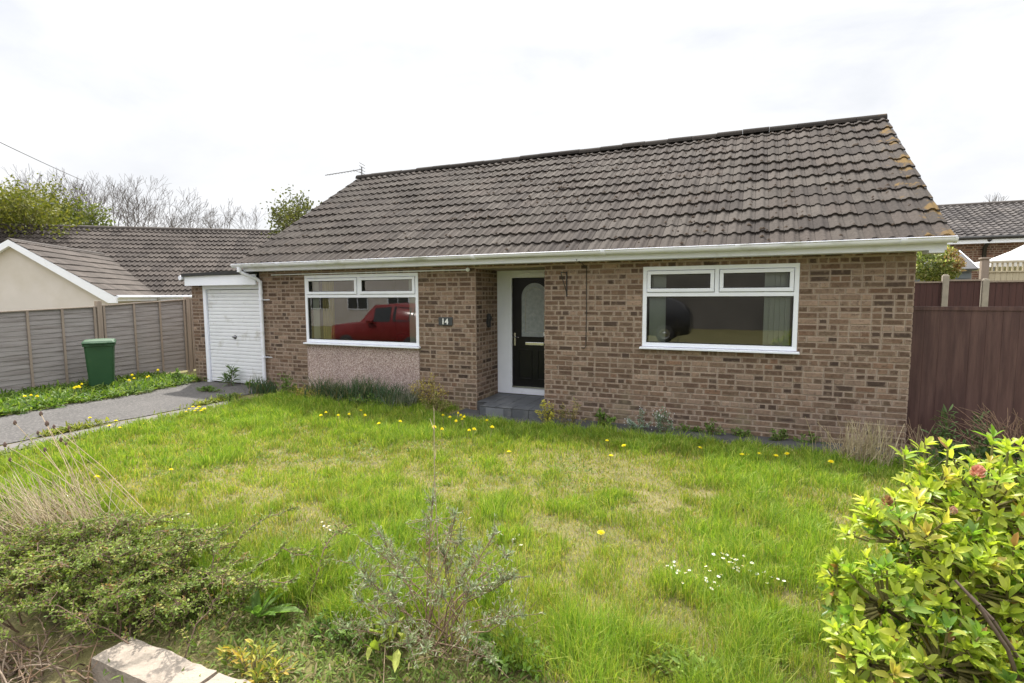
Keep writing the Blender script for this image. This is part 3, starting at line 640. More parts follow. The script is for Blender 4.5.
# ------------------------------------------------------------------ garage
gar = thing('garage', 'flat roofed garage with white up and over door beside the bungalow', 'garage', (-1.05, .06, 0))
def gx(x): return x + 1.05
g = bricks(.35, -.02, 2.06, [], lambda a, o, z: (gx(-2.06) + a, -o, z), 9); addmb(g, bricks(5.5, -.02, 2.06, [], lambda a, o, z: (gx(-2.06) - o, 5.5 - a, z), 10)); g.build('brick_wall', M['brick'], gar, color=True)
g = MB(); g.box(gx(-2.06), gx(-1.715), 0, .22, -.1, 2.06); g.box(gx(-2.06), gx(-1.86), .22, 5.5, -.1, 2.06); g.box(gx(-1.86), gx(-.01), 5.3, 5.5, -.1, 2.06); g.build('wall_core', M['mortar'], gar)
g = MB(); t = .085; g.box(gx(-1.715), gx(-1.715 + t), -.01, .09, -.01, 2.05); g.box(gx(-.095), gx(-.012), -.01, .09, -.01, 2.05); g.box(gx(-1.715 + t), gx(-.095), -.01, .09, 1.955, 2.05); g.build('door_frame', M['upvc'], gar, bevel=.005)
g = MB(); z = .03; nrow = 26; hh = (1.945 - .03) / nrow
for k in range(nrow): 
    za, zb = z + k * hh, z + (k + 1) * hh
    g.prism([(.055, za), (.033, za + .004), (.030, za + hh * .5), (.032, zb - .006), (.045, zb - .001)], gx(-1.62), gx(-.105), ax='x')
gd = g.build('garage_door', M['white_metal'], gar)
g = MB(); g.lathe([(0, -.03), (.025, -.03), (.03, -.01), (.045, 0), (.045, .01)], 12, (gx(-.86), .025, .98), ax='y'); g.tube([(gx(-.9), -.006, .98), (gx(-.82), -.006, .98)], .012, 8); g.build('handle', M['steel'], gd)
g = MB(); g.box(gx(-2.06), gx(-.01), -.15, -.125, 2.035, 2.235); g.build('fascia', M['upvc'], gar)
g = MB(); g.add([(gx(-2.10), -.19, 2.225), (gx(-.02), -.19, 2.255), (gx(-.02), 5.6, 2.255), (gx(-2.10), 5.6, 2.225), (gx(-2.10), -.19, 2.285), (gx(-.02), -.19, 2.325), (gx(-.02), 5.6, 2.325), (gx(-2.10), 5.6, 2.285)],
                 [(0, 3, 2, 1), (4, 5, 6, 7), (0, 1, 5, 4), (1, 2, 6, 5), (2, 3, 7, 6), (3, 0, 4, 7)]); g.build('roof', M['black_felt'], gar)
g = MB(); g.tube([(gx(-2.13), -.2, 2.20), (gx(-2.13), 5.6, 2.18)], .05, 10); g.build('gutter', M['gutter'], gar)

# ------------------------------------------------------------------ left fence
fen = thing('garden_fence', 'weathered grey lap panel fence along the driveway', 'fence', (-3.6, 0, 0))
def lap_panel(y0, y1, z0, z1a, z1b, seed):
    r = random.Random(seed); g = MB(); n = 17
    for k in range(n):
        h = 1.0 / n; ya = y0; wob = r.uniform(-.008, .008); pts = []
        for i in range(9):
            y = y0 + (y1 - y0) * i / 8; zt = z1a + (z1b - z1a) * i / 8
            zz = z0 + (zt - z0) * (k * h) + wob + .006 * math.sin(i * 1.7 + k * 2.1) * (1 if k else 0); hh = (zt - z0) * h + .018
            pts.append([(.014 + r.uniform(-.003, .003), y, zz), (.004, y, zz + hh), (-.006, y, zz + hh), (.010, y, zz)])
        vs = [p for q in pts for p in q]; g.add(vs, [(i * 4 + j, (i + 1) * 4 + j, (i + 1) * 4 + (j + 1) % 4, i * 4 + (j + 1) % 4) for i in range(8) for j in range(4)] + [(0, 1, 2, 3), (35, 34, 33, 32)])
    o = g.build('panel', M['fence_grey'], fen, fix=True)
    b = MB()
    for q in (.02, .35, .66, .975):
        y = y0 + (y1 - y0) * q; zt = z1a + (z1b - z1a) * q; b.box(.022, .042, y - .02, y + .02, z0, zt + .005)
    b.add([(-.03, y0, z1a), (.045, y0, z1a), (.045, y1, z1b), (-.03, y1, z1b), (-.03, y0, z1a + .02), (.045, y0, z1a + .02), (.045, y1, z1b + .02), (-.03, y1, z1b + .02)], [(0, 3, 2, 1), (4, 5, 6, 7), (0, 1, 5, 4), (1, 2, 6, 5), (2, 3, 7, 6), (3, 0, 4, 7)])
    b.build('batten', M['post_wood'], o)
lap_panel(-4.70, -2.84, .0, 1.50, 1.50, 1); lap_panel(-2.76, -.96, .03, 1.53, 1.60, 2); lap_panel(-.86, .96, .05, 1.62, 1.73, 3); lap_panel(1.06, 2.9, .05, 1.75, 1.75, 4)
for y, z in ((-4.75, 1.6), (-2.80, 1.6), (-.91, 1.73), (1.01, 1.80), (2.95, 1.8)):
    g = MB(); g.box(-.05, .055, y - .045, y + .045, -.1, z); g.build('post', M['post_wood'], fen, bevel=.006)

# ------------------------------------------------------------------ wheelie bin
bn = thing('wheelie_bin', 'green wheelie bin standing against the grey fence', 'bin', (-2.85, -1.34, .0), R(58)); bn.scale = (.82, .80, .98)
# local: -y is the front
g = MB(); lv = [(.03, .23, -.25, .24), (.10, .235, -.26, .25), (.80, .275, -.33, .30), (.93, .285, -.345, .31)]
vs = []
def rr_(hw, ya, yb, z, c=.04): return [(-hw + c, ya, z), (hw - c, ya, z), (hw, ya + c, z), (hw, yb - c, z), (hw - c, yb, z), (-hw + c, yb, z), (-hw, yb - c, z), (-hw, ya + c, z)]
for z, hw, ya, yb in lv: vs += rr_(hw, ya, yb, z)
g.add(vs, [(k * 8 + i, k * 8 + (i + 1) % 8, (k + 1) * 8 + (i + 1) % 8, (k + 1) * 8 + i) for k in range(3) for i in range(8)] + [tuple(range(7, -1, -1))])
vs = rr_(.305, -.365, .33, .885) + rr_(.305, -.365, .33, .935); g.add(vs, [(i, (i + 1) % 8, 8 + (i + 1) % 8, 8 + i) for i in range(8)] + [tuple(range(7, -1, -1)), tuple(range(8, 16))])
g.build('body', M['bin'], bn, bevel=.008)
g = MB(); vs = rr_(.315, -.39, .36, .938) + rr_(.318, -.395, .36, .955) + rr_(.29, -.35, .34, .995) + rr_(.12, -.15, .2, 1.012)
g.add(vs, [(k * 8 + i, k * 8 + (i + 1) % 8, (k + 1) * 8 + (i + 1) % 8, (k + 1) * 8 + i) for k in range(3) for i in range(8)] + [tuple(range(24, 32)), tuple(range(7, -1, -1))])
g.box(-.16, .16, -.425, -.385, .935, .965); lid = g.build('lid', M['bin'], bn, bevel=.006)
g = MB(); g.tube([(-.28, .38, .955), (.28, .38, .955)], .016, 8); g.build('handle', M['bin'], bn)
for sx in (-1, 1):
    g = MB(); g.lathe([(0, -.025), (.085, -.025), (.1, -.015), (.1, .015), (.085, .025), (0, .025)], 18, (sx * .25, .25, .10), ax='x'); g.build('wheel', M['black'], bn)

# ------------------------------------------------------------------ low front wall of stone blocks
sw = thing('garden_wall', 'low pale stone block wall at the front edge of the garden', 'wall', (5.84, -6.13, 0))
r_ = random.Random(3); x = 0
for i, l in enumerate((.66, .55, .6, .5, .62, .55, .6)):
    g = MB(); vs = []; z0, z1 = -.32, .055 + r_.uniform(-.012, .012); nn = 7
    import itertools
    a, b = x + .006, x + l - .006; y0, y1 = -.075 + r_.uniform(-.01, .01), .105
    nx_, ny_, nz_ = 9, 4, 5
    # box subdivided on all sides with rough faces
    def face(fn, n1, n2):
        q = [fn(i / n1, j / n2) for j in range(n2 + 1) for i in range(n1 + 1)]
        out_ = []
        for p in q:
            s = (vnoise([p[0] * 1.0 + p[2] * .7 + i * 7], [p[1] * 1.0 + p[2] * .5], 17, 5)[0] - .5) * .022
            c = V((a + b) / 2, (y0 + y1) / 2, (z0 + z1) / 2); dd = nrm(np.array(p) - c); out_.append(tuple(np.array(p) + dd * s))
        g.add(out_, [(j * (n1 + 1) + i, j * (n1 + 1) + i + 1, (j + 1) * (n1 + 1) + i + 1, (j + 1) * (n1 + 1) + i) for j in range(n2) for i in range(n1)], None, True)
    L_ = lambda p, q, t: p + (q - p) * t
    face(lambda s, t: (L_(a, b, s), L_(y0, y1, t), z1), 12, 6); face(lambda s, t: (L_(a, b, s), y0, L_(z0, z1, t)), 12, 7); face(lambda s, t: (L_(b, a, s), y1, L_(z0, z1, t)), 12, 7)
    face(lambda s, t: (a, L_(y1, y0, s), L_(z0, z1, t)), 6, 7); face(lambda s, t: (b, L_(y0, y1, s), L_(z0, z1, t)), 6, 7)
    g.build('stone_block', M['stone'], sw); x += l
g = MB(); g.box(0, 3.95, -.06, .09, -.3, .02); g.build('mortar', M['mortar'], sw)

# ------------------------------------------------------------------ neighbouring bungalow on the left
a_ = R(38); e1 = V(math.cos(a_), math.sin(a_), 0); e2 = V(-math.sin(a_), math.cos(a_), 0); ez = V(0, 0, 1)
PA = V(-13.16, 1.824, 3.66); PE = V(-10.953, 3.548, 1.845)
nb = thing('neighbour_bungalow', 'cream rendered bungalow with brown tiled roof and white bargeboard behind the grey fence', 'house')
LP = lambda p: [tuple(PE + e1 * x + e2 * y + ez * z) for x, y, z in p]
def nbox(g, x0, x1, y0, y1, z0, z1):
    g.add(LP([(x0, y0, z0), (x1, y0, z0), (x1, y1, z0), (x0, y1, z0), (x0, y0, z1), (x1, y0, z1), (x1, y1, z1), (x0, y1, z1)]), [(0, 3, 2, 1), (4, 5, 6, 7), (0, 1, 5, 4), (1, 2, 6, 5), (2, 3, 7, 6), (3, 0, 4, 7)])
g = MB(); hw = 2.8; rise = 1.815
g.add(LP([(-2 * hw + .2, .18, -2.2), (-.2, .18, -2.2), (-.2, .18, -.10), (-hw, .18, rise - .19), (-2 * hw + .2, .18, -.10)]), [(0, 1, 2, 3, 4)])
nbox(g, -2 * hw + .2, -.2, .19, 4.2, -2.2, -.12); nbox(g, -10.5, 8.0, 4.2, 12, -2.2, -.12)
g.build('wall', M['render_white'], nb)
for xx in (-10.5, 8.0):
    g = MB(); g.add(LP([(xx, 4.0, -.12), (xx, 13.4, -.12), (xx, 8.8, 3.1)]), [(0, 1, 2)]); g.build('gable', M['render_white'], nb)
pit = math.atan(rise / hw); slw = math.hypot(rise, hw)
wing = tile_roof('wing_roof', M['tile2'], nb, O=PE + e1 * .06 + ez * -.02, ex=e2, eu=nrm(-e1 * math.cos(pit) + ez * math.sin(pit)), L=6.93, SL=slw + .05, seed=21, pal=[(.10, .086, .078), (.112, .097, .088), (.09, .078, .071)], roll=.014, gauge=.40)
tile_roof('wing_roof', M['tile2'], nb, O=PE - e1 * (2 * hw + .06) + e2 * 6.93 - ez * .02, ex=-e2, eu=nrm(e1 * math.cos(pit) + ez * math.sin(pit)), L=6.93, SL=slw + .05, seed=22, res=6)
mo = PE + e2 * 3.75 - e1 * 8.0 - ez * .02
main = tile_roof('main_roof', M['tile2'], nb, O=mo - e1 * 1.2 + V(0, 0, 0), ex=e1, eu=nrm(e2 * math.cos(pit) + ez * math.sin(pit)), L=18.15, SL=5 / math.cos(pit), seed=23, gauge=.40, per=.21, pal=[(.066, .056, .051), (.076, .064, .058), (.059, .05, .046), (.087, .074, .067)], jit=.004, roll=.05, lip=.045)
g = MB(); pr = mo + e2 * 5 + ez * (5 * math.tan(pit)); q = mo + e2 * 10
g.add([tuple(p) for p in (pr - e1 * 1.2, pr + e1 * 16.95, q + e1 * 16.95, q - e1 * 1.2)], [(3, 2, 1, 0)]); g.build('rear_roof', M['ridge'], nb)
g = MB(); g.tube([tuple(pr - e1 * 1.2 + ez * .0), tuple(pr + e1 * 16.95)], .11, 10); g.tube([tuple(PA + ez * -.02), tuple(PA + e2 * 6.2 - ez * .02)], .09, 8); g.build('ridge_tiles', M['ridge'], nb)
g = MB()
for sg in (0, 1):
    xr = (lambda x: x) if sg == 0 else (lambda x: -2 * hw - x)
    P6 = [(.10, -.03), (.10, -.24), (-.12, -.24), (-hw, rise - .19), (-hw, rise + .015)]
    vs = LP([(xr(x), .0, z) for x, z in P6] + [(xr(x), .16, z) for x, z in P6]); n = 5
    g.add(vs, [tuple(range(n)), tuple(range(2 * n - 1, n - 1, -1))] + [(i, i + n, (i + 1) % n + n, (i + 1) % n) for i in range(n)])
g.build('bargeboard', M['upvc'], nb, fix=True)
g = MB(); g.tube(LP([(.10, .1, -.03), (.10, 3.7, -.03)]), .06, 10); g.tube(LP([(.1, 3.72, -.03), (8.2, 3.72, -.03)]), .06, 10); nbox(g, -.02, .06, .1, 3.7, -.18, -.04); nbox(g, .05, 8.1, 3.80, 3.85, -.2, -.05); g.build('gutter', M['gutter'], nb)
g = MB(); nbox(g, .9, 2.5, 4.12, 4.19, -1.5, -.32); f_ = g.build('window', M['upvc'], nb); g = MB(); nbox(g, 1.0, 2.4, 4.10, 4.118, -1.4, -.42); g.build('pane', M['car_glass'], f_)

# ------------------------------------------------------------------ right side: gate, fences, shed, canopy, far bungalow
gt = thing('side_gate', 'dark brown painted board gate closing the gap beside the bungalow', 'gate', (10.56, .32, 0))
g = MB(); r_ = random.Random(8); x = 0
while x < 2.9:
    wv = .148; g.box(x + .0007, x + wv - .0007, r_.uniform(-.002, .002), .025, -.1, 1.60 + r_.uniform(-.002, .002)); x += wv
g.build('boards', M['paint_brown'], gt)
g = MB(); g.box(0, 2.95, -.012, .036, 1.60, 1.645); g.box(0, 2.95, .026, .07, .2, .3); g.build('rail', M['paint_brown'], gt)
f2 = thing('close_board_fence', 'red brown close board fence with pale posts behind the gate', 'fence', (10.4, 5, 0))
for (x0, x1, z) in ((.0, 1.70, 2.0), (1.80, 2.29, 2.03), (2.41, 5.5, 2.0)):
    g = MB(); x = x0
    while x < x1: g.box(x, min(x + .094, x1), r_.uniform(-.004, .004), .02, .1, z); x += .098
    o = g.build('panel', M['redwood'], f2); g = MB(); g.box(x0, x1, -.02, .03, z, z + .03); g.build('capping', M['post_wood'], o)
for x, z in ((1.75, 2.14), (2.35, 2.05)):
    g = MB(); g.box(x - .05, x + .05, -.05, .05, 0, z); g.box(x - .035, x + .035, -.035, .035, z, z + .02); g.build('post', M['concrete'], f2, bevel=.012)
sh = thing('garden_shed', 'blue grey garden shed with grey felt roof behind the fences', 'shed', (13.3, 9.6, 0))
g = MB()
for k in range(9): g.box(-.75, .62, -.01 - .004 * (k % 2), 1.4, 1.2 + k * .14, 1.2 + k * .14 + .132)
g.build('boards', M['shed'], sh)
g = MB(); g.add([(-.95, -.12, 2.42), (.72, -.12, 2.42), (.55, .75, 2.92), (-.95, .75, 2.92), (-.95, 1.6, 2.42), (.72, 1.6, 2.42)], [(0, 1, 2, 3), (3, 2, 5, 4), (1, 5, 2)]); o = g.build('roof', M['shedroof'], sh); o.modifiers.new('s', 'SOLIDIFY').thickness = .05
g = MB(); g.tube([(.73, -.13, 2.43), (.56, .75, 2.93)], .016, 4); g.build('trim', M['upvc'], sh)
cn = thing('gazebo', 'white pointed canvas gazebo top showing over the pale trellis', 'gazebo', (15.9, 11.2, 0))
g = MB(); ap = (0, 0, 3.36); zc = 2.62; C4 = [(-1.55, -1.5), (1.5, -1.5), (1.5, 1.5), (-1.55, 1.5)]
for i in range(4):
    (xa, ya), (xb, yb) = C4[i], C4[(i + 1) % 4]; rows = []
    for t in np.linspace(0, 1, 7): rows.append([((xa + (xb - xa) * s) * (1 - t), (ya + (yb - ya) * s) * (1 - t), zc + (3.36 - zc) * t - .18 * math.sin(math.pi * t)) for s in np.linspace(0, 1, 7)])
    g.add([p for q in rows for p in q], [(j * 7 + k, j * 7 + k + 1, (j + 1) * 7 + k + 1, (j + 1) * 7 + k) for j in range(6) for k in range(6)], None, True)
    g.add([(xa, ya, zc - .16), (xb, yb, zc - .16), (xb, yb, zc), (xa, ya, zc)], [(0, 1, 2, 3)])
g.build('canopy', M['canvas'], cn)
for x, y in C4:
    g = MB(); g.tube([(x * .97, y * .97, 0), (x * .97, y * .97, zc)], .03, 8); g.build('leg', M['steel'], cn)
tr = thing('trellis_fence', 'pale timber fence with open trellis top behind the brown fence', 'fence', (13.42, 7.0, 0))
g = MB(); x = .02
while x < 2.6: g.box(x, x + .095, 0, .02, .8, 2.24); x += .099
g.build('boards', M['pale_wood'], tr)
g = MB(); g.box(0, 2.6, -.02, .03, 2.24, 2.27); g.box(0, 2.6, -.02, .03, 2.44, 2.47); x = .05
while x < 2.6: g.box(x, x + .03, -.004, .018, 2.27, 2.44); x += .085
g.build('trellis', M['pale_wood'], tr)
g = MB(); g.box(-.13, .0, -.05, .08, .3, 2.52); g.box(-.15, .02, -.07, .10, 2.52, 2.56); g.build('post', M['post_wood'], tr, bevel=.006)
fb = thing('distant_bungalow', 'red brown brick bungalow with dark tiled roof far behind the gazebo', 'house', (0, 0, 0))
g = bricks(16, .6, 3.5, [(7.6, 9.6, 1.7, 3.3)], lambda a, o, z: (13.2 + a, 15.4 - o, z), 30, pal=[(.19, .095, .065), (.22, .115, .075), (.16, .085, .06)], prob=None); g.build('brick_wall', M['brick'], fb, color=True)
g = MB(); g.box(13.2, 20.8, 15.4, 21.5, 0, 3.52); g.box(20.8, 22.8, 15.5, 21.5, 0, 3.52); g.box(22.8, 29.2, 15.4, 21.5, 0, 3.52); g.build('wall_core', M['mortar'], fb)
tile_roof('roof', M['tile2'], fb, O=(12.6, 15.0, 3.66), ex=(1, 0, 0), eu=nrm(V(0, 3.5, 1.50)), L=18, SL=math.hypot(3.5, 1.5), seed=31, gauge=.24, per=.22, pal=[(.085, .078, .078), (.098, .09, .088), (.074, .068, .068), (.115, .105, .102)], roll=.028, lip=.03)
g = MB(); g.add([(12.6, 18.5, 5.14), (30.6, 18.5, 5.14), (30.6, 22.0, 3.6), (12.6, 22.0, 3.6)], [(3, 2, 1, 0)]); g.tube([(12.6, 18.5, 5.15), (30.6, 18.5, 5.15)], .09, 8); g.build('rear_roof', M['ridge'], fb)
g = MB(); g.box(12.6, 30, 14.96, 15.0, 3.44, 3.56); g.build('fascia', M['upvc'], fb)
g = MB(); g.tube([(12.6, 14.92, 3.62), (30, 14.92, 3.62)], .06, 8); g.tube([(15.95, 14.9, 3.58), (15.95, 15.32, 3.3), (15.95, 15.32, .6)], .06, 8); g.build('gutter', M['black_metal'], fb)
g = MB(); g.box(20.8, 22.8, 15.41, 15.47, 1.7, 3.3); f_ = g.build('window', M['upvc'], fb)
g = MB(); g.box(20.9, 21.75, 15.39, 15.408, 1.8, 3.2); g.box(21.85, 22.7, 15.39, 15.408, 1.8, 3.2); g.build('pane', M['car_glass'], f_)

# overhead wire
g = MB(); P0, P1 = at(-190, 47, 13.), at(84, 181, 32); pts = [P0 + (P1 - P0) * t - ez * 1.0 * 4 * t * (1 - t) * .10 for t in np.linspace(0, 1, 20)]; g.tube(pts, .017, 5)
tag(g.build('overhead_wire', M['wire']), 'thin overhead wire crossing the sky above the left trees', 'wire')

# ------------------------------------------------------------------ trees
def grow(tw, p, d, L, r, depth, rg, spread=.55, up=.12, tips=None, maxd=6, kids=(2, 3), shrink=.74):
    n = 3; pts = [p]; dd = d
    for i in range(n):
        dd = nrm(dd + rg.normal(0, .12, 3) + V(0, 0, up * .5)); pts.append(pts[-1] + dd * L / n)
    r1 = r * .68; tw.path(pts, r, r1)
    if depth >= maxd:
        if tips is not None: tips.append((pts[-1], dd)); tips.append((pts[-2], dd))
        return
    if tips is not None and depth >= maxd - 1: tips.append((pts[-2], dd))
    k = rg.integers(kids[0], kids[1] + 1)
    for _ in range(k):
        a = nrm(np.cross(dd, rg.normal(size=3))); nd = nrm(dd + a * rg.uniform(.4, 1.25) * spread + V(0, 0, up))
        grow(tw, pts[-1], nd, L * shrink * rg.uniform(.8, 1.15), r1 * .78, depth + 1, rg, spread, up, tips, maxd, kids, shrink)
    if depth >= 1 and rg.random() < .7:
        a = nrm(np.cross(dd, rg.normal(size=3))); grow(tw, pts[1 + rg.integers(0, 2)], nrm(dd * .6 + a * spread * 1.3), L * shrink * .7, r1 * .6, depth + 2, rg, spread, up, tips, maxd, kids, shrink)
def bare_tree(loc, h, seed, label, stems=1, group='bare trees behind the left bungalow', spread=.55):
    rg = np.random.default_rng(seed); t = thing('bare_tree', label, 'tree', loc, 0, group)
    tr = Twigs(); cr = Twigs()
    for s in range(stems):
        d = nrm(V(rg.normal(0, .16), rg.normal(0, .16), 1)); b = V(rg.normal(0, .2), rg.normal(0, .2), -.3) * (stems > 1); top = b + d * h * .30
        tr.path([b, (b + top) / 2 + rg.normal(0, .04, 3), top], h * .018 / stems ** .4, h * .012 / stems ** .4)
        for k in range(2): grow(cr, top if k else top - d * h * .05, nrm(d + nrm(np.cross(d, rg.normal(size=3))) * rg.uniform(.15, .7)), h * .2, h * .010 / stems ** .4, 0, rg, spread, .12, None, 5, (2, 3), .74)
    tr.build('trunk', M['bark'], t, 8)
    cr.rb = [max(x * 1.1, .0085) for x in cr.rb]; cr.ra = [max(x * 1.1, .0085) for x in cr.ra]
    cr.build('crown', M['baretwig'], t, 3); return t
gz = lambda u, v, D: (*at(u, v, D)[:2], 0)
bare_tree(gz(100, 200, 42), 13.2, 1, 'tall bare multi-stemmed tree just right of the green leafy trees', 3)
bare_tree(gz(157, 200, 44), 12.0, 2, 'bushy dark bare tree in the middle of the row of bare trees', 3)
bare_tree(gz(207, 200, 46), 11.6, 3, 'thin bare tree near the right end of the row of bare trees', 2)
bare_tree(gz(236, 200, 44), 11.0, 4, 'slender rightmost bare tree above the ridge of the left bungalow', 1)
bare_tree(gz(20, 180, 50), 14.8, 6, 'large bare tree rising behind the leftmost green tree', 3)
bare_tree(gz(52, 180, 52), 14.2, 7, 'grey bare tree rising between the two green leafy trees', 3)
bare_tree(gz(1016, 195, 34), 8.6, 9, 'bare tree top above the distant dark tiled roof', 3, group=None)
def leafy_tree(loc, h, seed, label, cols, nleaf, lsz, spread=.6, maxd=5, stems=1, cat='tree', name='leafy_tree', group=None, low=.3, up=.12, clump=.35):
    rg = np.random.default_rng(seed); t = thing(name, label, cat, loc, 0, group); tr = Twigs(); tips = []
    for s in range(stems):
        d = nrm(V(rg.normal(0, .12), rg.normal(0, .12), 1)); b = V(0, 0, -.3); top = b + d * h * low
        tr.path([b, (b + top) / 2 + rg.normal(0, .04, 3), top], h * .02, h * .013)
        for k in range(4): grow(tr, top, nrm(d + nrm(np.cross(d, rg.normal(size=3))) * rg.uniform(.2, 1.0)), h * .21, h * .010, 0, rg, spread, up, tips, maxd, (2, 3), .74)
    tr.build('trunk', M['bark'], t, 6)
    P = np.array([q[0] for q in tips]); i = rg.integers(0, len(P), nleaf); tc = np.array(cols)[rg.integers(0, len(cols), len(P))] * rg.uniform(.7, 1.25, (len(P), 1))
    pos = P[i] + rg.normal(0, clump, (nleaf, 3)); v, f = quads(pos, rg.uniform(.6, 1.3, nleaf) * lsz, rg.uniform(.6, 1.2, nleaf) * lsz * .6, rg)
    mesh_np('crown', v, f, M['soft_leaf'], t, np.repeat(tc[i] * rg.uniform(.85, 1.15, (nleaf, 1)), 4, 0)); return t
WG = [(.165, .165, .028), (.135, .145, .025), (.21, .205, .04), (.10, .115, .02)]
leafy_tree(gz(18, 200, 27), 7.7, 41, 'leftmost large yellow green tree overhanging the roof of the left bungalow', WG, 15000, .17, clump=.33)
leafy_tree(gz(-30, 200, 24), 7.2, 44, 'yellow green tree at the very left edge of the picture', WG, 9000, .17, clump=.35)
leafy_tree(gz(82, 200, 30), 7.9, 42, 'smaller olive green tree with a gappy crown right of the largest green tree', [(.13, .16, .03), (.17, .19, .035), (.10, .12, .025)], 5200, .17, maxd=4, clump=.26)
leafy_tree(gz(50, 200, 31), 6.4, 45, 'green bush filling the gap between the two leafy trees', WG, 7000, .17, maxd=4, clump=.35, name='bush', cat='bush')
leafy_tree(gz(103, 220, 31), 5.3, 43, 'low bright green bush peeping over the ridge left of a dark one', WG, 4000, .16, maxd=4, clump=.3, name='bush', cat='bush')
leafy_tree(gz(124, 220, 33), 5.5, 46, 'low dark olive bush peeping over the ridge of the left bungalow', [(.09, .11, .03), (.12, .13, .035)], 3000, .16, maxd=4, clump=.3, name='bush', cat='bush')
leafy_tree(gz(148, 224, 35), 5.2, 47, 'lowest olive bush just showing over the ridge under the bare trees', [(.12, .13, .04), (.15, .17, .04)], 2400, .16, maxd=4, clump=.3, name='bush', cat='bush')
leafy_tree(gz(316, 200, 22), 5.3, 61, 'olive green tree with a gappy crown behind the left verge of the brown roof', [(.095, .105, .03), (.13, .135, .04), (.075, .085, .028)], 3300, .13, spread=.62, maxd=4, clump=.15, low=.52)
ph = thing('clipped_tree', 'small round photinia tree with green and reddish leaves above the fence', 'tree', (12.5, 7.0, 0)); g = MB(); g.tube([(0, 0, 0), (.02, 0, 1.2), (0, 0, 2.15)], [.05, .045, .03], 8); g.build('trunk', M['bark'], ph)
r = np.random.default_rng(71); d = nrm(r.normal(size=(3600, 3))); rad = (.35 + .65 * r.random(3600) ** .4) * (.78 + .34 * vnoise(d[:, 0] * 2 + 5, d[:, 2] * 2 + d[:, 1], 1.7, 2)); P = d * rad[:, None] * V(.52, .42, .38) + V(0, 0, 2.42)
cl_ = pick([(.22, .26, .09), (.33, .35, .15), (.42, .41, .22), (.15, .20, .06)], 3600, r); red = (d[:, 0] + .25 * r.normal(size=3600) > .45) & (d[:, 2] > -.4); cl_[red] = cl_[red] * .35 + np.array((.34, .17, .10)) * .8
leaves('crown', P, nrm(d + r.normal(0, .7, (3600, 3)) + V(0, 0, .3)), nrm(d + r.normal(0, .5, (3600, 3))), r.uniform(.05, .10, 3600), r.uniform(.025, .045, 3600), cl_, M['leaf'], ph)

# ------------------------------------------------------------------ what the windows mirror: cars and houses across the road
def car(loc, rz, paint, label, H=1.74, L=4.4):
    t = thing('parked_car', label, 'car', loc, rz); hw = .88
    # stations along x: (x, z sill, z waist, z roof, half width at waist, half width at roof)
    st = [(-L / 2, .45, .80, .82, .70, .62), (-L / 2 + .12, .30, .95, .98, .80, .70), (-L * .30, .25, 1.02, 1.06, .87, .72), (-L * .20, .25, 1.04, 1.12, .88, .72), (-L * .06, .25, 1.06, H - .06, .89, .66), (L * .12, .25, 1.08, H, .89, .67), (L * .30, .25, 1.10, H - .05, .89, .66), (L * .42, .27, 1.12, H - .28, .86, .64), (L / 2 - .06, .32, 1.10, 1.16, .80, .66), (L / 2, .45, .85, .88, .74, .66)]
    g = MB(); vs = []; 
    for x, zs, zw, zr, ww, wr in st: vs += [(x, -ww * .96, zs), (x, -ww, (zs + zw) / 2), (x, -ww * .97, zw), (x, -wr, zr), (x, 0, zr + .03), (x, wr, zr), (x, ww * .97, zw), (x, ww, (zs + zw) / 2), (x, ww * .96, zs)]
    n = 9; g.add(vs, [(i * n + j, (i + 1) * n + j, (i + 1) * n + (j + 1) % n, i * n + (j + 1) % n) for i in range(len(st) - 1) for j in range(n)], None, True); g.add(vs[:n], [tuple(range(n))]); g.add(vs[-n:], [tuple(range(n - 1, -1, -1))])
    body = g.build('body', paint, t, fix=True)
    for s in (-1, 1):
        g = MB()
        for a, b in ((4, 5), (5, 6), (6, 7)):
            (xa, _, zwa, zra, wwa, wra), (xb, _, zwb, zrb, wwb, wrb) = st[a], st[b]; m_ = .05
            P = lambda x, zw, zr, ww, wr, q: (x, s * ((ww * .97) * (1 - q) + wr * q + .004), zw * (1 - q) + zr * q)
            g.add([P(xa + m_, zwa, zra, wwa, wra, .10), P(xb - m_, zwb, zrb, wwb, wrb, .10), P(xb - m_, zwb, zrb, wwb, wrb, .86), P(xa + m_, zwa, zra, wwa, wra, .86)], [(0, 1, 2, 3)])
        g.build('side_window', M['car_glass'], t)
        g = MB(); g.box(-L * .10, -L * .03, s * .90, s * .98, 1.08, 1.2); g.build('door_mirror', paint, t, bevel=.03)
    (xa, _, zwa, zra, _, wra), (xb, _, zwb, zrb, _, wrb) = st[3], st[4]
    g = MB(); g.add([(xa, -wra * .95, zra + .015), (xa, wra * .95, zra + .015), (xb, wrb * .95, zrb + .02), (xb, -wrb * .95, zrb + .02)], [(0, 1, 2, 3)]); g.build('windscreen', M['car_glass'], t)
    for x in (-L * .31, L * .30):
        for s in (-1, 1):
            g = MB(); g.lathe([(.20, -.1), (.32, -.1), (.335, -.07), (.335, .07), (.32, .1), (.20, .1)], 28, (x, s * .80, .335), ax='y'); wh = g.build('wheel', M['black'], t)
            g = MB(); g.lathe([(0, s * .10), (.05, s * .10), (.06, s * .085), (.18, s * .09), (.20, s * .105), (.205, s * .09)], 20, (x, s * .80, .335), ax='y'); g.build('rim', M['chrome'], wh)
    for s in (-1, 1):
        g = MB(); g.box(-L / 2 - .005, -L / 2 + .1, s * .45, s * .70, .68, .80); g.build('headlight', M['upvc'], t, bevel=.02)
    return t
car((-2.7, -7.9, -.20), 0, M['car_red'], 'red car parked at the kerb, mirrored in the left window')
car((4.6, -13.8, .0), 0, M['car_dark'], 'dark car parked across the road, mirrored in the right window')
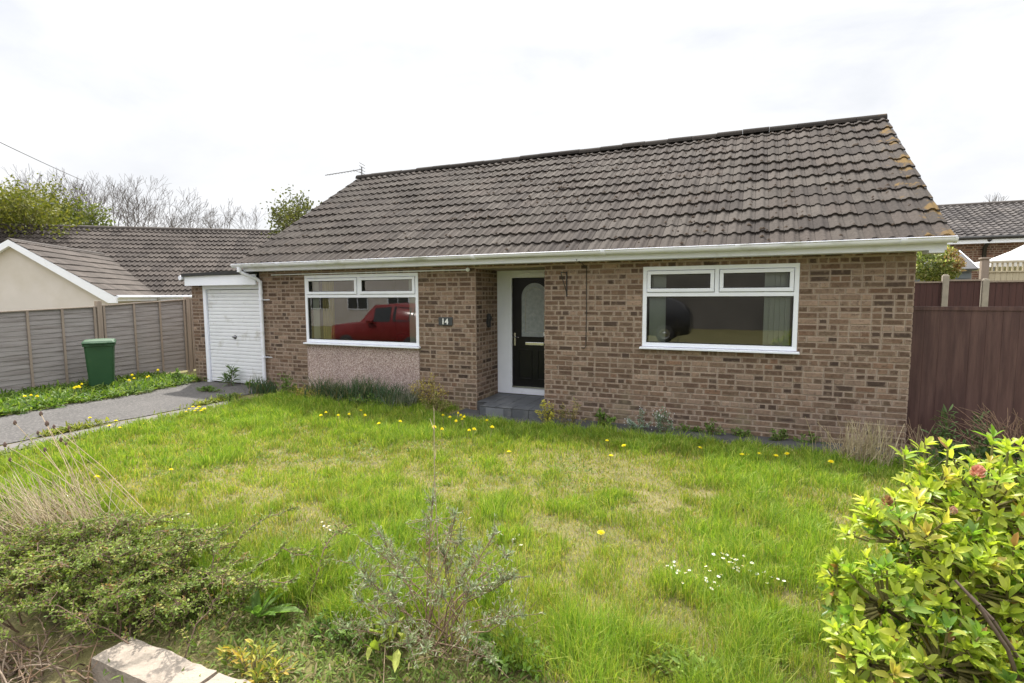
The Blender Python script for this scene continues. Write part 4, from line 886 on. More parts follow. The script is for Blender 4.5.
def opp(x0, x1, y, mat, label, zt=5.0, glazed=True):
    h = thing('house_opposite', label, 'house', (0, 0, 0)); g = MB(); g.box(x0, x1, y - 8, y, -.3, zt)
    g.prism([(y - 8.3, zt + .001), (y + .4, zt + .001), (y - 4, zt + 2.6)], x0 + .01, x1 - .01, ax='x'); g.build('wall', mat, h)
    g = MB(); g.add([(x0 - .2, y + .5, zt - .06), (x1 + .2, y + .5, zt - .06), (x1 + .2, y - 4, zt + 2.72), (x0 - .2, y - 4, zt + 2.72), (x0 - .2, y - 8.5, zt - .06), (x1 + .2, y - 8.5, zt - .06)], [(0, 1, 2, 3), (3, 2, 5, 4)]); g.build('roof', M['road'], h)
    n = int((x1 - x0) / 3) if glazed else 0
    for k in range(n):
        for z0 in (.9, 3.3) if zt > 4 else (.9,):
            xa = x0 + (k + .5) * (x1 - x0) / n; g = MB(); g.box(xa - .85, xa + .85, y - .02, y + .03, z0, z0 + 1.25); f_ = g.build('window', M['upvc'], h)
            g = MB(); g.box(xa - .77, xa - .03, y + .031, y + .04, z0 + .08, z0 + 1.17); g.box(xa + .03, xa + .77, y + .031, y + .04, z0 + .08, z0 + 1.17); g.build('pane', M['car_glass'], f_)
opp(-20, -7, -21, M['render_white'], 'pale rendered house across the road, mirrored in the left window'); opp(-3, 15, -26, M['opp_wall'], 'grey brown house across the road, mirrored in the right window', 5.2, False)

# ------------------------------------------------------------------ plants
def gp(u, v, z=0.):
    w_ = FF + RR * (u - 512) / FPX + DD * (v - 341.5) / FPX; return CAM + w_ * ((z - CAM[2]) / w_[2])
UP = V(0, 0, 1)
def one(name, o, label, cat, group=None, kind=None): return tag(o, label, cat, group, kind)

# yellow-green evergreen on the right
r = np.random.default_rng(5); B = V(9.95, -4.45, 0)
bush = thing('evergreen_shrub', 'glossy yellow green leafy shrub filling the bottom right corner', 'shrub', (0, 0, 0))
lobes = [(985, 512, 2.55, .26), (1050, 500, 2.6, .29), (925, 500, 2.55, .16), (905, 545, 2.42, .22), (955, 590, 2.35, .28), (888, 610, 2.3, .21), (842, 580, 2.45, .075), (1010, 610, 2.3, .30), (940, 670, 2.15, .24), (870, 665, 2.2, .17), (1060, 560, 2.5, .35), (1075, 660, 2.3, .32), (1000, 690, 2.1, .25), (1115, 545, 2.7, .33)]
RP, RA, tw = [], [], Twigs()
for (u, v, D, rad) in lobes:
    c = at(u, v, D); n = int(50 * (rad / .25) ** 1.6) + 5
    fork = B + (c - B) * .55 + V(0, 0, -.05); BC = (.14, .10, .075)
    tw.path([B + V(*r.normal(0, .08, 2), 0), B + (fork - B) * .5 + r.normal(0, .03, 3), fork], .016, .011, BC); tw.path([fork, (fork + c) / 2 + r.normal(0, .02, 3), c], .011, .008, BC)
    for _ in range(n):
        d = nrm(r.normal(size=3) + V(0, 0, .35)); p = c + d * rad * r.uniform(.62, 1.05)
        if p[2] < .06: continue
        ax_ = nrm(d + V(0, 0, .75) + r.normal(0, .25, 3)); RP.append(p); RA.append(ax_)
        q = c + d * rad * .25; tw.path([q, (q + p) / 2 - UP * .015, p], .006, .0035, (.17, .15, .06))
for (u, v, D) in ((925, 445, 2.62), (948, 447, 2.6), (993, 437, 2.55), (1008, 447, 2.56), (1000, 470, 2.5), (905, 455, 2.6), (835, 565, 2.45), (838, 560, 2.44)):
    p = at(u, v, D); RP.append(p); RA.append(nrm(UP + r.normal(0, .2, 3))); tw.path([p - UP * .2 + r.normal(0, .02, 3), p - UP * .08, p], .006, .004, (.2, .2, .07))
pos, axs, nor, LL, WW, CC = [], [], [], [], [], []
pal = [(.42, .49, .06), (.52, .56, .09), (.32, .43, .055), (.20, .33, .05), (.62, .55, .12), (.12, .22, .04), (.54, .43, .11)]
pp = [.28, .20, .20, .14, .08, .07, .03]
for p, a in zip(RP, RA):
    k = r.integers(8, 12); b1 = nrm(np.cross(a, r.normal(size=3))); b2 = np.cross(a, b1); base = np.array(pal[r.choice(len(pal), p=pp)]); ph = r.uniform(0, 6.28)
    for i in range(k):
        an = ph + i * 2.4; inner = i < 4; th = r.uniform(.22, .62) if inner else r.uniform(.65, 1.35); rd = b1 * math.cos(an) + b2 * math.sin(an)
        ax_ = a * math.cos(th) + rd * math.sin(th); pos.append(p - a * (.0 if inner else r.uniform(.008, .045)) + rd * .003); axs.append(ax_); nor.append(a * math.sin(th) - rd * math.cos(th))
        l = r.uniform(.042, .07) * (1.0 if inner else 1.25); LL.append(l); WW.append(l * r.uniform(.33, .46))
        c = base if inner else base * .5 + np.array(pal[r.choice(len(pal), p=pp)]) * .45 + np.array((.06, .11, .02)) * .15
        if r.random() < .008: c = np.array((.42, .22, .08))
        CC.append(c * r.uniform(.85, 1.15))
leaves('foliage', pos, axs, nor, LL, WW, CC, M['leaf'], bush, curl=.22, fold=.22)
for (u, v, D) in ((1000, 640, 2.0), (1015, 655, 2.02)):
    tw.path([at(u + 25, v + 60, D), at(u + 8, v + 10, D), at(u - 22, v - 35, D), at(u - 45, v - 60, D + .05)], .009, .005, (.13, .095, .075))
tw.build('stems', M['twig'], bush, 6)
def bud(p, s, col, nm):
    n = 60; rr = np.random.default_rng(int(s * 1e4)); d = nrm(rr.normal(size=(n, 3)) + UP * .6); leaves(nm, p + d * s * .25 * V(1, 1, 1.5), nrm(d + UP), d, s * .55, s * .28, pick(col, n, rr), M['petal'], bush, .1, .2)
bud(at(978, 474, 2.42), .05, [(.70, .34, .26), (.72, .42, .33), (.62, .26, .20)], 'flower_bud'); bud(at(887, 503, 2.38), .04, [(.34, .17, .09), (.45, .28, .12)], 'withered_bud'); bud(at(1018, 535, 2.4), .035, [(.5, .2, .15), (.6, .45, .35)], 'withered_bud'); bud(at(953, 512, 2.36), .03, [(.5, .25, .2), (.6, .45, .35)], 'withered_bud')

# silvery shrub in the foreground centre
def silver():
    r = np.random.default_rng(9); B = V(7.30, -5.36, -.02); t = thing('silver_shrub', 'silvery grey leaved woody shrub with a tall dead stem in the foreground', 'shrub', (0, 0, 0)); tw = Twigs(); pos, axs, LL, CC = [], [], [], []
    T = [(436, 492, 2.75), (428, 520, 2.8), (452, 515, 2.7), (488, 528, 2.7), (372, 545, 2.7), (385, 540, 2.85), (365, 575, 2.6), (400, 570, 2.6), (355, 600, 2.55), (415, 560, 2.7), (470, 560, 2.6), (480, 590, 2.55), (500, 575, 2.8), (520, 575, 2.75), (525, 610, 2.6), (505, 620, 2.5), (445, 550, 2.85), (462, 535, 2.9), (345, 625, 2.6), (395, 600, 2.5), (380, 625, 2.45), (440, 590, 2.5), (410, 640, 2.4), (430, 650, 2.38), (460, 640, 2.4), (490, 650, 2.4), (350, 560, 2.8), (510, 550, 2.9), (390, 555, 2.95), (475, 545, 2.95)]
    for (u, v, D) in T:
        e = at(u + r.normal(0, 4), v + r.normal(0, 4), D); b = B + V(*r.normal(0, .07, 2), 0); m1 = b + (e - b) * .4 + V(0, 0, .05) + r.normal(0, .02, 3); br = np.array((.24, .17, .12)) * r.uniform(.8, 1.3)
        path = [b, m1, m1 + (e - m1) * .5 + r.normal(0, .015, 3), e]; tw.path(path, .0045, .002, br)
        for k in range(20):
            q = r.uniform(.35, 1.0); p = path[1] + (e - path[1]) * q; d = nrm(r.normal(size=3) + V(0, 0, .7) + nrm(e - b) * .6); l = r.uniform(.04, .12); tw.path([p, p + d * l], .002, .0012, br * (1.2 if q < .6 else .9))
            if q > .45 or r.random() < .35:
                for j in range(int(6 + 9 * q)):
                    s = r.uniform(.1, 1.05); pos.append(p + d * l * s); axs.append(nrm(d + r.normal(0, .75, 3))); LL.append(r.uniform(.012, .027)); CC.append(np.array([(.25, .31, .15), (.31, .36, .20), (.21, .28, .11), (.39, .40, .29)][r.integers(0, 4)]) * r.uniform(.75, 1.15))
        for j in range(26):
            s = 1 - r.random() ** 1.5 * .35; p = path[2] + (e - path[2]) * s; pos.append(p); axs.append(nrm(nrm(e - b) * .5 + r.normal(0, .6, 3) + UP * .2)); LL.append(r.uniform(.02, .04)); CC.append(np.array([(.30, .37, .21), (.38, .42, .29), (.25, .31, .15)][r.integers(0, 3)]) * r.uniform(.8, 1.15))
    for _ in range(90):   # dead brushwood near the base
        b = B + V(*r.normal(0, .16, 2), .02); d = nrm(r.normal(0, .8, 3) + UP * .8); l = r.uniform(.08, .26); tw.path([b, b + d * l * .5 + r.normal(0, .01, 3), b + d * l], .0028, .0012, np.array((.32, .24, .16)) * r.uniform(.6, 1.3))
    S0, S1 = at(439, 640, 2.8), at(434, 408, 2.8); tw.path([S0, S0 + (S1 - S0) * .35 + V(.008, 0, 0), S0 + (S1 - S0) * .7 - V(.006, 0, 0), S1], .0045, .0022, (.42, .34, .24))
    for q in (.62, .7, .78, .9, .97): p = S0 + (S1 - S0) * q; tw.path([p, p + V(r.normal(0, .03), r.normal(0, .03), .05)], .0018, .001, (.42, .34, .24))
    n = len(pos); leaves('foliage', pos, axs, nrm(r.normal(size=(n, 3)) + UP), LL, np.array(LL) * .24, CC, M['grey_leaf'], t, .2, .15); tw.build('stems', M['twig'], t, 4)
silver()

# cotoneaster spilling over the wall
def coto():
    r = np.random.default_rng(13); t = thing('cotoneaster', 'low spreading fine leaved shrub spilling over the end of the stone wall', 'shrub', (0, 0, 0)); tw = Twigs(); pos, axs, nr, LL, CC = [], [], [], [], []
    B = V(5.28, -5.80, -.03)
    for k in range(150):
        an = r.uniform(0, 2 * math.pi); reach = r.uniform(.35, 1.0); d = V(math.cos(an), math.sin(an) * .62, 0); b = B + V(r.normal(0, .42), r.normal(0, .17), 0); h = r.uniform(.16, .40)
        if d[1] < -.25: reach *= .7
        if d[0] > .3: reach *= .68
        pts = [b + d * reach * s + UP * (h * math.sin(min(1, s * 1.25) * math.pi * .58) ) + r.normal(0, .012, 3) for s in np.linspace(0, 1, 8)]
        col = np.array((.19, .13, .095)) * r.uniform(.7, 1.2); tw.path(pts, .005, .002, col)
        for i in range(1, 7):
            for _ in range(7):
                p = pts[i] + (pts[i + 1] - pts[i]) * r.random(); td = nrm(pts[i + 1] - pts[i]); sd = nrm(np.cross(td, UP)) * r.choice([-1, 1]); dd = nrm(td * .7 + sd * .8 + UP * r.uniform(-.15, .35)); l = r.uniform(.04, .11); tw.path([p, p + dd * l], .002, .001, col)
                lc = np.array([(.16, .22, .04), (.23, .29, .06), (.11, .17, .03), (.30, .29, .08), (.24, .16, .06)][r.choice(5, p=[.34, .3, .2, .1, .06])])
                for j in range(9):
                    s = (j + 1) / 9; pos.append(p + dd * l * s); axs.append(nrm(dd * .4 + r.normal(0, .7, 3))); nr.append(nrm(UP + r.normal(0, .5, 3))); LL.append(r.uniform(.012, .023)); CC.append(lc * r.uniform(.8, 1.2))
    leaves('foliage', pos, axs, nr, LL, np.array(LL) * .55, CC, M['soft_leaf'], t, .1, .1); tw.build('stems', M['twig'], t, 4)
coto()

# dry stalks
def stalks(name, label, base, n, targets, col, w0=.0028, seed=3, cat='dry grass', bend=.12, heads=False):
    r = np.random.default_rng(seed); tw = Twigs()
    for k in range(n):
        b = np.array(base(r)); e = np.array(targets(r, b)); m1 = (b + e) / 2 + UP * bend * r.uniform(0, 1) * np.linalg.norm(e - b) + r.normal(0, .02, 3); c = np.array(col[r.integers(0, len(col))]) * r.uniform(.75, 1.2)
        if k == 0: root = b - UP * .05
        tw.path([root, b], w0, w0, c)
        q = [b, (b + m1) / 2 + UP * .02, m1, (m1 + e) / 2 + UP * .01, e]; tw.path(q, w0 * r.uniform(.7, 1.3), w0 * .4, c)
        if r.random() < .5: d = nrm(r.normal(0, .6, 3) + UP * .6); tw.path([q[2], q[2] + d * .1], w0 * .5, w0 * .3, c)
    return one(name, tw.build(name, M['twig'], None, 4), label, cat)
ST = [(.46, .38, .25), (.52, .45, .32), (.38, .30, .20), (.40, .35, .2)]
stalks('dry_grass', 'pale dead stalks leaning left at the left edge of the lawn', lambda r: V(4.38 + r.normal(0, .20), -5.56 + r.normal(0, .13), 0), 260, lambda r, b: b + V(r.normal(-.22, .16), r.normal(-.12, .12), r.uniform(.25, .62)), ST, .0034, 3)
stalks('dry_grass', 'upright pale dead grass clump at the right hand corner of the bungalow', lambda r: V(9.93 + r.normal(0, .16), -1.0 + r.normal(0, .07), -.1), 210, lambda r, b: b + V(r.normal(0, .11), r.normal(-.03, .08), r.uniform(.25, .58)), ST, .004, 4)
stalks('brown_stalks', 'sparse brown dead stalks between the dry clump and the gate', lambda r: V(10.5 + r.normal(0, .13), -.75 + r.normal(0, .1), -.05), 60, lambda r, b: b + V(r.normal(0, .12), r.normal(-.03, .08), r.uniform(.2, .5)), [(.25, .17, .12), (.32, .25, .17)], .004, 5, 'dead plant')
stalks('dead_shrub', 'tangled leafless brown shrub in front of the right end of the gate', lambda r: V(11.35 + r.normal(0, .12), -.45 + r.normal(0, .1), 0), 90, lambda r, b: b + V(r.normal(0, .30), r.normal(-.05, .2), r.uniform(.25, .62)), [(.22, .14, .10), (.28, .19, .13), (.17, .11, .08)], .006, 6, 'dead plant', .25)
def seedheads():
    r = np.random.default_rng(21); t = thing('seedhead_plant', 'thin stems carrying dark brown dried seed heads by the driveway', 'dead plant', (0, 0, 0)); tw = Twigs(); g = MB()
    for (u, v) in ((15, 423), (41, 414), (47, 424), (54, 427), (69, 428), (38, 433), (45, 450), (10, 460), (5, 445), (66, 444), (61, 440)):
        p = at(u, v, 4.7 + r.uniform(-.2, .2)); b = V(4.1 + r.normal(0, .15), -5.1 + r.normal(0, .1), 0); tw.path([b, b + (p - b) * .5 + UP * .05, p], .0036, .0026, np.array((.36, .28, .19)) * r.uniform(.8, 1.2))
        s = r.uniform(.55, .85); g.lathe([(0, -.028 * s), (.012 * s, -.02 * s), (.02 * s, 0), (.015 * s, .02 * s), (.006 * s, .034 * s), (0, .04 * s)], 7, p)
    tw.build('stems', M['twig'], t, 4); g.build('seed_heads', simple('seed_head', (.11, .07, .06), (.17, .115, .09), 60, .95), t)
    tw2 = Twigs()
seedheads()

stalks('dead_twigs', 'brown dead twigs and soil litter at the end of the stone wall', lambda r: V(5.45 + r.normal(0, .22), -6.25 + r.normal(0, .10), -.07), 110, lambda r, b: b + V(r.normal(0, .18), r.normal(-.03, .10), r.uniform(.0, .14)), [(.25, .18, .13), (.33, .26, .2), (.17, .12, .09), (.3, .2, .13)], .004, 16, 'dead plant')
# strap-leaved clumps, leafy clumps
def strap(name, label, c, sx, sy, n, H, W, cols, lean=.12, seed=2, cat='plant', mat='soft_leaf'):
    r = np.random.default_rng(seed); p = np.stack([c[0] + r.uniform(-sx, sx, n), c[1] + r.normal(0, sy, n), np.full(n, c[2])], 1); l = np.c_[r.normal(0, lean, (n, 2)), np.zeros(n)]; H = H * (.55 + .75 * vnoise(p[:, 0], p[:, 1], 3.2, seed))
    return one(name, blades(name, p, l, H * r.uniform(.55, 1.1, n), np.full(n, W), pick(cols, n, r, .25), M[mat]), label, cat)
DG = [(.045, .095, .045), (.065, .12, .065), (.09, .14, .085), (.055, .09, .035), (.16, .15, .08)]
strap('daffodil_leaves', 'wide clump of dark green strap leaves under the left window', (2.75, -.42, 0), 1.0, .15, 1000, .42, .014, DG, .19, 2)
strap('daffodil_leaves', 'small dark green strap leaf clump at the foot of the white downpipe', (.48, -.42, 0), .22, .12, 170, .36, .016, DG, .09, 3)
strap('lavender', 'grey green wispy clump at the right end of the strap leaves under the window', (3.62, -.50, 0), .26, .12, 300, .30, .008, [(.16, .17, .13), (.22, .22, .18), (.12, .14, .09)], .14, 4)
def clump(name, label, c, rad, n, L, Wd, cols, seed=1, cat='plant', stems=10, mat='soft_leaf', scol=(.2, .15, .09), flowers=None, up=.6, asp=1.0, group=None):
    """leafy plant: stems from the base with leaves along them, dome of radius rad (x,y,z)"""
    r = np.random.default_rng(seed); t = thing(name, label, cat, c, 0, group); tw = Twigs(); pos, axs, nr, LL, CC = [], [], [], [], []; ends = []
    if c[1] > -.8 and c[0] < 10: n = int(n * 1.7); rad = (rad[0] * 1.1, rad[1], rad[2] * 1.22); L = L * 1.15; cols = [tuple(q * 1.3 for q in k) for k in cols]  # plants by the wall: fuller, leaf colours brightened to offset the house's shade
    for k in range(stems):
        an = r.uniform(0, 6.283); q = math.sqrt(r.random()); e = V(math.cos(an) * q * rad[0], math.sin(an) * q * rad[1], rad[2] * (1 - .55 * q * q) * r.uniform(.6, 1.05)); b = V(e[0] * .3, e[1] * .3, -.01); m1 = (b + e) / 2 + UP * .1 * rad[2] + r.normal(0, .03 * rad[0], 3)
        tw.path([V(0, 0, -.04), b, m1, e], .004, .002, np.array(scol) * r.uniform(.8, 1.2)); ends.append(e)
        for j in range(max(1, n // stems)):
            s = 1 - r.random() ** 1.3 * .85; p = (m1 + (e - m1) * (s * 2 - 1)) if s > .5 else b + (m1 - b) * s * 2; d = nrm(r.normal(size=3) + UP * up + nrm(e) * .4); pos.append(p + d * r.uniform(0, .02)); axs.append(d); nr.append(nrm(UP + r.normal(0, .5, 3))); l = L * r.uniform(.6, 1.25); LL.append(l); CC.append(np.array(cols[r.integers(0, len(cols))]) * r.uniform(.8, 1.2))
    leaves('foliage', pos, axs, nr, LL, np.array(LL) * Wd, CC, M[mat], t, .25, .2); tw.build('stems', M['twig'], t, 4)
    if flowers:
        fc, fs, fn = flowers; P = np.array([ends[r.integers(0, len(ends))] + r.normal(0, .03, 3) for _ in range(fn)]); k5 = np.repeat(P, 5, 0); d = nrm(r.normal(size=(len(k5), 3)) + UP * .7); leaves('flowers', k5, d, np.tile(UP, (len(k5), 1)), fs, fs * .7, np.tile(np.array(fc), (len(k5), 1)), M['petal'], t, .1, .1)['kind'] = 'stuff'
    return t
GR = [(.09, .16, .03), (.13, .20, .04), (.07, .12, .03)]; OC = [(.34, .27, .07), (.26, .19, .07), (.40, .34, .10), (.22, .20, .06)]
clump('ochre_shrub', 'thin ochre leaved shrub right of the pebbledash panel', (4.02, -.33, 0), (.36, .18, .52), 520, .03, .5, OC, 31, 'shrub', 26)
clump('weed', 'brown green weed clump at the house corner below the number plate', (4.35, -.62, 0), (.25, .15, .26), 300, .035, .35, [(.22, .19, .08), (.16, .17, .05)], 32, 'weed', 18)
clump('yellow_shrub', 'small yellow leaved plant at the right end of the slate step', (6.16, -.52, -.1), (.16, .12, .40), 260, .03, .45, [(.40, .36, .06), (.30, .29, .05)], 33, 'shrub', 14)
clump('ochre_weed', 'brownish straggly weed against the wall right of the yellow plant', (6.45, -.40, -.1), (.25, .12, .34), 260, .03, .4, [(.24, .19, .08), (.30, .25, .1), (.14, .15, .05)], 34, 'weed', 16)
clump('weed', 'dark green weed against the brick wall between the door and the white flowered plants', (6.90, -.28, -.1), (.15, .1, .27), 220, .04, .5, GR, 35, 'weed', 10)
clump('rock_cress', 'left one of two white flowered plants by the brick wall', (7.42, -.33, -.1), (.17, .12, .30), 420, .024, .4, [(.13, .20, .15), (.19, .25, .20)], 36, 'flowering plant', 18, flowers=((.72, .74, .76), .012, 60))
clump('rock_cress', 'right one of two white flowered plants by the brick wall', (7.72, -.30, -.1), (.13, .1, .33), 420, .024, .4, [(.12, .19, .12), (.19, .25, .18)], 37, 'flowering plant', 16, flowers=((.75, .76, .78), .012, 70))
for i, (x, y, rx, rz, lb, cols) in enumerate(((1.0, -.40, .3, .34, 'ragged weed between the downpipe clump and the strap leaves', GR), (1.65, -.62, .35, .22, 'brown tinged weed at the left front of the strap leaf clump', OC), (.55, -1.25, .3, .16, 'weed patch where the lawn meets the drive near the garage', GR), (-.6, -.75, .3, .08, 'flat weed patch on the tarmac before the garage door', GR), (3.1, -.75, .4, .2, 'low weed in front of the strap leaf clump', GR))):
    clump('weed', lb, (x, y, 0), (rx, .14, rz), 260, .035, .4, cols, 120 + i, 'weed', 18, group='weeds at the foot of the left wall')
stalks('dry_grass', 'pale dead stalks before the pebbledash panel', lambda r: V(2.3 + r.normal(0, .5), -.35 + r.normal(0, .1), 0), 45, lambda r, b: b + V(r.normal(0, .1), r.normal(-.03, .06), r.uniform(.25, .55)), ST, .0035, 24)
WL = [('low dark weed beside the right white flowered plant', 8.02), ('low weed under the left end of the right window', 8.34), ('low leafy weed under the middle of the right window', 8.72), ('weed tuft under the right end of the right window', 9.18), ('weed tuft at the wall left of the dry clump', 9.52)]
for i, (lb, x) in enumerate(WL): clump('weed', lb, (x, -.10 - .05 * (i % 2), -.1), (.17, .08, .12 + .07 * (i % 2)), 170, .03, .45, GR, 40 + i, 'weed', 10, group='weeds along the foot of the wall')
clump('weed', 'spiky dark weed growing at the middle of the garage door', (-.82, -.10, 0), (.16, .08, .30), 70, .12, .2, [(.08, .13, .05), (.11, .16, .07)], 46, 'weed', 7)
clump('weed', 'low weed in the right corner of the garage door', (-.22, -.12, 0), (.14, .08, .16), 70, .05, .4, GR, 47, 'weed', 7)
clump('weed', 'green weed clump at the foot of the garage pier', (-2.15, -.25, 0), (.18, .14, .26), 190, .06, .35, GR, 48, 'weed', 12)
for i, (x, y, lb) in enumerate(((10.86, -.15, 'leafy green shoots at the left part of the brown gate'), (11.22, .02, 'narrow leaved shoots before the middle of the brown gate'))): clump('leafy_shoots', lb, (x, y, 0), (.16, .12, .48), 110, .10, .22, [(.10, .17, .06), (.14, .21, .08)], 50 + i, 'plant', 8, scol=(.14, .18, .06))
clump('dark_shrub', 'dark green low shrub between the gate and the yellow green shrub', (11.0, -1.1, 0), (.75, .55, .30), 1500, .06, .5, [(.05, .10, .025), (.07, .13, .035), (.04, .08, .02)], 53, 'shrub', 40)
clump('weed', 'small green weed beside the dry clump near the wall corner', (10.32, -1.25, 0), (.16, .14, .32), 150, .05, .3, GR, 54, 'weed', 12)
clump('yellow_shoots', 'orange tipped yellow green low plant beside the stone wall', (6.62, -5.93, -.02), (.24, .10, .17), 330, .045, .3, [(.36, .33, .06), (.24, .28, .05), (.48, .34, .07), (.16, .2, .04)], 55, 'plant', 26, up=1.0)
clump('lime_weed', 'broad leaved lime green weed left of the silvery shrub foot', (7.12, -5.55, 0), (.15, .10, .15), 46, .11, .32, [(.30, .38, .06), (.38, .42, .09)], 56, 'weed', 12, up=1.2)
clump('green_weed', 'fresh green leafy weed right of the silvery shrub foot', (7.72, -5.38, 0), (.30, .12, .13), 520, .035, .5, [(.13, .22, .04), (.18, .28, .05), (.15, .23, .06)], 57, 'weed', 30)
clump('green_weed', 'dark leafy weed left of the lime green weed', (6.85, -5.55, 0), (.26, .16, .13), 420, .034, .5, [(.10, .17, .04), (.15, .23, .05)], 58, 'weed', 26)
clump('green_weed', 'pale yellow green leafy weed at the bottom edge before the right shrub', (8.55, -5.12, 0), (.35, .12, .12), 420, .04, .45, [(.17, .26, .05), (.22, .30, .06)], 59, 'weed', 26)
# big dock leaves
def dock():
    r = np.random.default_rng(77); t = thing('dock_plant', 'dock plant with big smooth leaves behind the stone wall', 'weed', (6.30, -5.62, 0)); 
    pos = [(0, 0, .03)] * 9; axs = [(.85, .35, .38), (.1, .5, .8), (-.5, .3, .75), (-.6, -.2, .6), (.3, -.3, .9), (.5, .8, .3), (-.2, -.5, .8), (.0, .9, .5), (.75, -.1, .55)]
    leaves('foliage', pos, axs, [(-.3, .1, .9)] * 9, [.26, .2, .19, .17, .16, .2, .14, .2, .17], [.10, .06, .055, .06, .05, .07, .05, .06, .06], pick([(.20, .32, .08), (.15, .26, .06)], 9, r), M['leaf'], t, .25, .2)
dock()

# ------------------------------------------------------------------ grass (nobody could count it)
r = rng
def grassfield(name, n, xr, yr, accept, label, hmul=1., colf=None, dref=3.0, wid=.0036):
    x = r.uniform(*xr, n); y = r.uniform(*yr, n); d = np.hypot(x - CAM[0], y - CAM[1]); k = accept(x, y) & (r.random(n) < np.minimum(1, (dref / d) ** 1.15))
    # fewer where the picture cannot see
    rel = np.stack([x - CAM[0], y - CAM[1]], 1); dep = rel @ FF[:2]; sid = rel @ RR[:2]; u = 512 + FPX * sid / np.maximum(dep, .05)
    k &= ((u > -150) & (u < 1180)) | (r.random(n) < .12)
    x, y, d = x[k], y[k], d[k]; m_ = len(x)
    A1 = vnoise(x, y, .9, 1); A2 = vnoise(x, y, 2.6, 2); A3 = vnoise(x, y, 7., 3)
    lush = np.clip((A1 * .38 + A2 * .36 + A3 * .38 - .37) * 2.5, 0, 1)
    lush = np.clip(lush + .75 * np.clip((y + 2.3) / 1.3, 0, 1) + .4 * np.clip((-4.6 - y) / .6, 0, 1) + .35 * np.clip((3.4 - x) / 1.5, 0, 1), 0, 1)
    keep = r.random(m_) < .55 + .45 * lush; x, y, d, lush, A3, A2 = x[keep], y[keep], d[keep], lush[keep], A3[keep], A2[keep]; m_ = len(x)
    z = hgt(x, y) - .004
    A4 = vnoise(x, y, 11., 12); H = (.03 + .075 * lush * (.35 + .9 * A3) + .075 * lush * np.clip(A4 * 1.8 - .85, 0, 1)) * r.uniform(.55, 1.35, m_) * hmul * (1 + .5 * np.clip((-4.3 - y) / .9, 0, 1))
    straw = (r.random(m_) < (.52 - .46 * lush)); 
    G = np.array([(.15, .25, .03), (.205, .305, .038), (.285, .36, .05), (.10, .185, .022), (.38, .41, .09)]); c = G[r.choice(5, m_, p=[.26, .30, .22, .12, .10])]
    c = c * (1 - .30 * (1 - lush))[:, None] + np.array((.26, .23, .05)) * (.30 * (1 - lush))[:, None]
    stc = np.array([(.44, .38, .13), (.36, .31, .09), (.50, .44, .18), (.34, .27, .06)])[r.integers(0, 4, m_)]
    c = np.where(straw[:, None], stc, c) * r.uniform(.86, 1.32, (m_, 1)) * (.85 + .3 * A2)[:, None]; H = np.where(straw, H * .75, H)
    an = vnoise(x, y, 2.3, 9) * 12 + r.normal(0, 1.7, m_); l = np.abs(r.normal(.4, .4, m_)) * H; lean = np.stack([np.cos(an) * l, np.sin(an) * l, np.zeros(m_)], 1)
    return tag(blades(name, np.stack([x, y, z], 1), lean, H, wid * (d / 3) ** .75 * r.uniform(.6, 1.5, m_), c, M['grass']), label, 'grass', None, 'stuff')
def acc(x, y):
    left = .94 + .10 * (vnoise(x, y, 4, 5) - .3); wallside = np.where(x > 4.5, -.93 + .10 * vnoise(x, y, 5, 6), -.12)
    return (x > left) & (y < wallside) & (y > np.where(x < 9.3, -5.55, -6.0) + .30 * vnoise(x, x * 0, 2.2, 7) - .1 * vnoise(x, y, 9, 8))
grassfield('lawn_grass', 900000, (.8, 12.5), (-6.05, -.05), acc, 'unmown sunlit lawn grass before the bungalow')
def lw(r, n):
    x = r.uniform(1.2, 11, n); y = r.uniform(-5.9, -1.1, n); k = (vnoise(x, y, 1.7, 31) * .6 + vnoise(x, y, 6, 32) * .5) > .66; return np.c_[x, y, hgt(x, y)][k]
def late_weeds(): weeds('lawn_weeds', 26000, lw, 'small flat leaved weeds mixed through the lawn', .05, [(.13, .21, .035), (.18, .26, .05), (.22, .27, .06), (.10, .17, .04)], 96)
# verge under the fence and weeds in the driveway joint
def weeds(name, n, fx_, label, H, cols, seed):
    r = np.random.default_rng(seed); p = fx_(r, n); m_ = len(p); d = nrm(np.c_[r.normal(0, .7, (m_, 2)), np.abs(r.normal(.6, .3, m_))]); p = np.array(p); L = r.uniform(.5, 1.3, m_) * H; pos = p + np.c_[np.zeros((m_, 2)), r.uniform(0, .5, m_) * H]
    return tag(leaves(name, pos, d, nrm(UP + r.normal(0, .4, (m_, 3))), L, L * .22, pick(cols, m_, r, .25), M['grass'], None, .3, .15), label, 'weeds', None, 'stuff')
def vg(r, n):
    y = r.uniform(-5.6, .1, n); l = np.array([edge_l(q) for q in y]); q = r.random(n); x = -3.55 + (l + .05 + .06 * np.sin(y * 13) + 3.55) * q; return np.c_[x, y, np.zeros(n)]
weeds('verge_weeds', 15000, vg, 'rough green weeds between the driveway and the grey fence', .13, [(.10, .18, .03), (.15, .24, .04), (.07, .13, .025), (.2, .27, .06)], 91)
late_weeds()
def jn(r, n):
    y = r.uniform(-5.6, -.9, n); k = vnoise(y, y * 0, 2.5, 8) + r.normal(0, .12, n) > .42; y = y[k]; return np.c_[.44 + .05 * r.normal(0, 1, len(y)) + .05 * np.sin(y * 2.3), y, np.zeros(len(y))]
weeds('driveway_weeds', 3200, jn, 'yellow green weeds growing in the joint along the driveway edge', .085, [(.20, .24, .04), (.28, .29, .06), (.13, .17, .03)], 92)
def ed(r, n):
    y = r.uniform(-5.6, -.6, n); return np.c_[.95 + .10 * r.normal(0, 1, n), y, np.zeros(n)]
